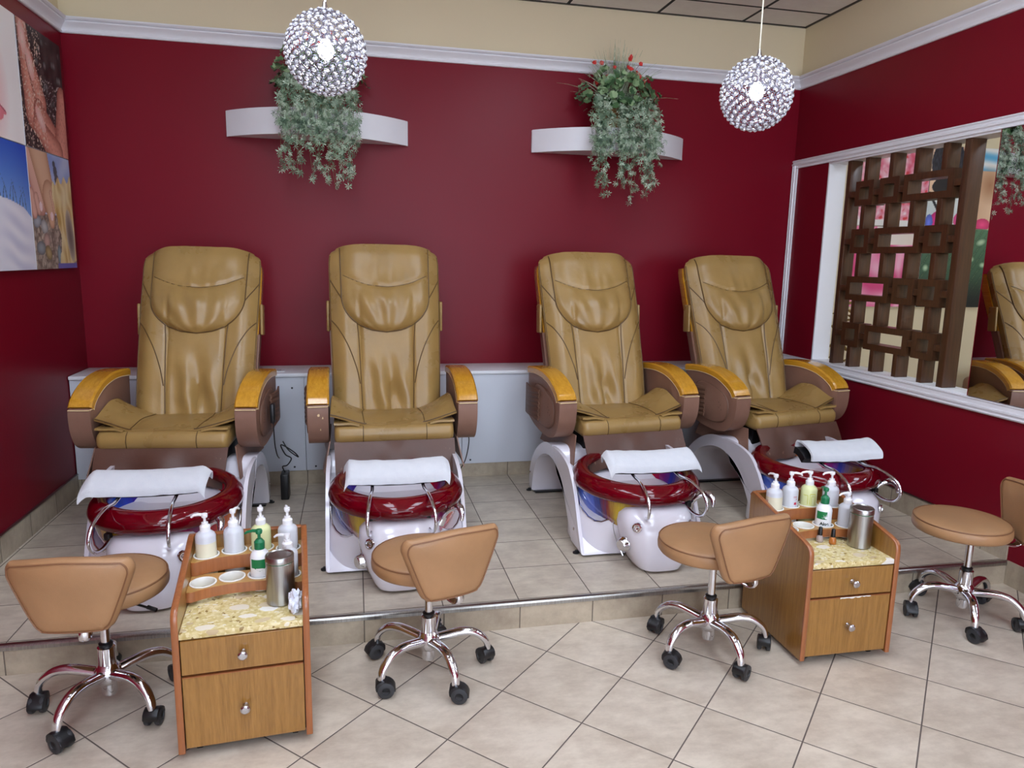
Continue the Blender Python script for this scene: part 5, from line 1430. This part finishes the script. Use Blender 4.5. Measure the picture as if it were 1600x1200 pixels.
    for i in range(170):
        a = rnd.uniform(pi*.95, pi*2.05); r = rnd.uniform(.02, .19); z = rnd.uniform(.20, .40)-.35*max(0, r-.08)
        rosette(Vector((r*cos(a), r*sin(a)*.8, z)), rnd.uniform(.010, .019), Vector((rnd.uniform(-1, 1), -1, rnd.uniform(-.2, 1))))
    obj('leafy_sprigs', bl, 'grassy', t, 180)
    for i in range(22):
        bm = B()
        a = rnd.uniform(pi*.95, pi*2.05); r = rnd.uniform(.05, .21); z = rnd.uniform(.28, .44)-.5*max(0, r-.1)
        c = Vector((r*cos(a), r*sin(a)*.75-.01, z)); bs = B(); add_tube(bs, cr([(c.x*.3, c.y*.3, .14), (c.x*.7, c.y*.7, z*.8+.02), c], 4), .0012, 4)
        for k in range(5):
            q = 2*pi*k/5+a; d = Vector((cos(q), -.5, sin(q))).normalized(); s = rnd.uniform(.012, .019); sd = d.cross(Vector((0, 1, 0))).normalized()*s*.45
            bm.faces.new([bm.verts.new(c), bm.verts.new(c+d*s*.6+sd), bm.verts.new(c+d*s), bm.verts.new(c+d*s*.6-sd)])
        fl = obj('coral_flower', bm, 'flower', t, 180); obj('flower_stem', bs, 'stem', fl)
    return t
gP = 'artificial trailing plants on the shelves'
make_plant('trailing artificial plant on the left shelf, partly hidden behind the glowing globe', -.175, 2.3235, 3, gP, .36)
make_plant('trailing artificial plant with coral flowers on the right shelf', 1.655, 2.3175, 8, gP, .46)

# ================================================================== CRYSTAL GLOBE PENDANTS
def make_pendant(label, x, y, zc, R):
    t = thing('pendant_light', label, 'pendant light', (x, y, zc), 0, 'crystal globe pendants')
    N = 330; pts = []
    for i in range(N):
        zz_ = 1-2*(i+.5)/N; r = sqrt(1-zz_*zz_); a = i*pi*(3-sqrt(5)); pts.append(Vector((r*cos(a), r*sin(a), zz_)))
    wf = B(); bd = B(); rs = R*.087
    for p in pts:
        if p.z > .965: continue
        ux = p.orthogonal().normalized(); uy = p.cross(ux); c = p*R
        add_tube(wf, [c+(ux*cos(2*pi*k/12)+uy*sin(2*pi*k/12))*rs for k in range(12)], .0017, 4, True)
        mt = Matrix.Translation(c*1.01) @ Matrix((ux, uy, p)).transposed().to_4x4() @ Matrix.Diagonal((rs*.58, rs*.58, rs*.45, 1))
        bmesh.ops.create_icosphere(bd, subdivisions=1, radius=1, matrix=mt)
    s = obj('crystal_shade', wf, 'wire', t); b = obj('crystal_beads', bd, 'crystal', s, 10)
    bm = B(); add_lathe(bm, [(R*.26, R*.965), (R*.28, R*.975), (R*.10, R*1.0), (.012, R*1.03), (.010, R*1.10), (.006, R*1.22), (0, R*1.22)], 28, cap=True); obj('top_cap', bm, 'chrome', t)
    bm = B(); add_tube(bm, [(0, 0, R*1.2), (0, 0, ZC-zc-.02)], .0035 if x > 1 else .007, 10); obj('cord', bm, 'cream' if x > 1 else 'chrome', t)
    bm = B(); add_lathe(bm, [(0, 0), (.05, 0), (.058, .006), (.058, .02), (0, .02)], 28, Matrix.Translation((0, 0, ZC-zc-.0205))); obj('ceiling_canopy', bm, 'chrome', t)
    bm = B(); add_lathe(bm, [(0, R*.30), (.016, R*.30), (.018, R*.36), (.018, R*.62), (.010, R*.68), (.007, R*.97), (0, R*.97)], 24); obj('lamp_socket', bm, 'chrome', t)
    bm = B(); add_lathe(bm, [(0, -.035), (.012, -.033), (.024, -.024), (.030, -.008), (.030, .004), (.024, .018), (.016, .030), (.014, R*.30-.011), (0, R*.30-.011)], 28, Matrix.Translation((0, 0, .01))); obj('bulb', bm, 'bulb', t, 60)
    return t
make_pendant('left of the two glowing crystal globe pendants, in front of a shelf plant', -.088, 3.0, 2.257, .150)
make_pendant('right of the two glowing crystal globe pendants, on a pale cord', 1.729, 3.0, 2.225, .150)
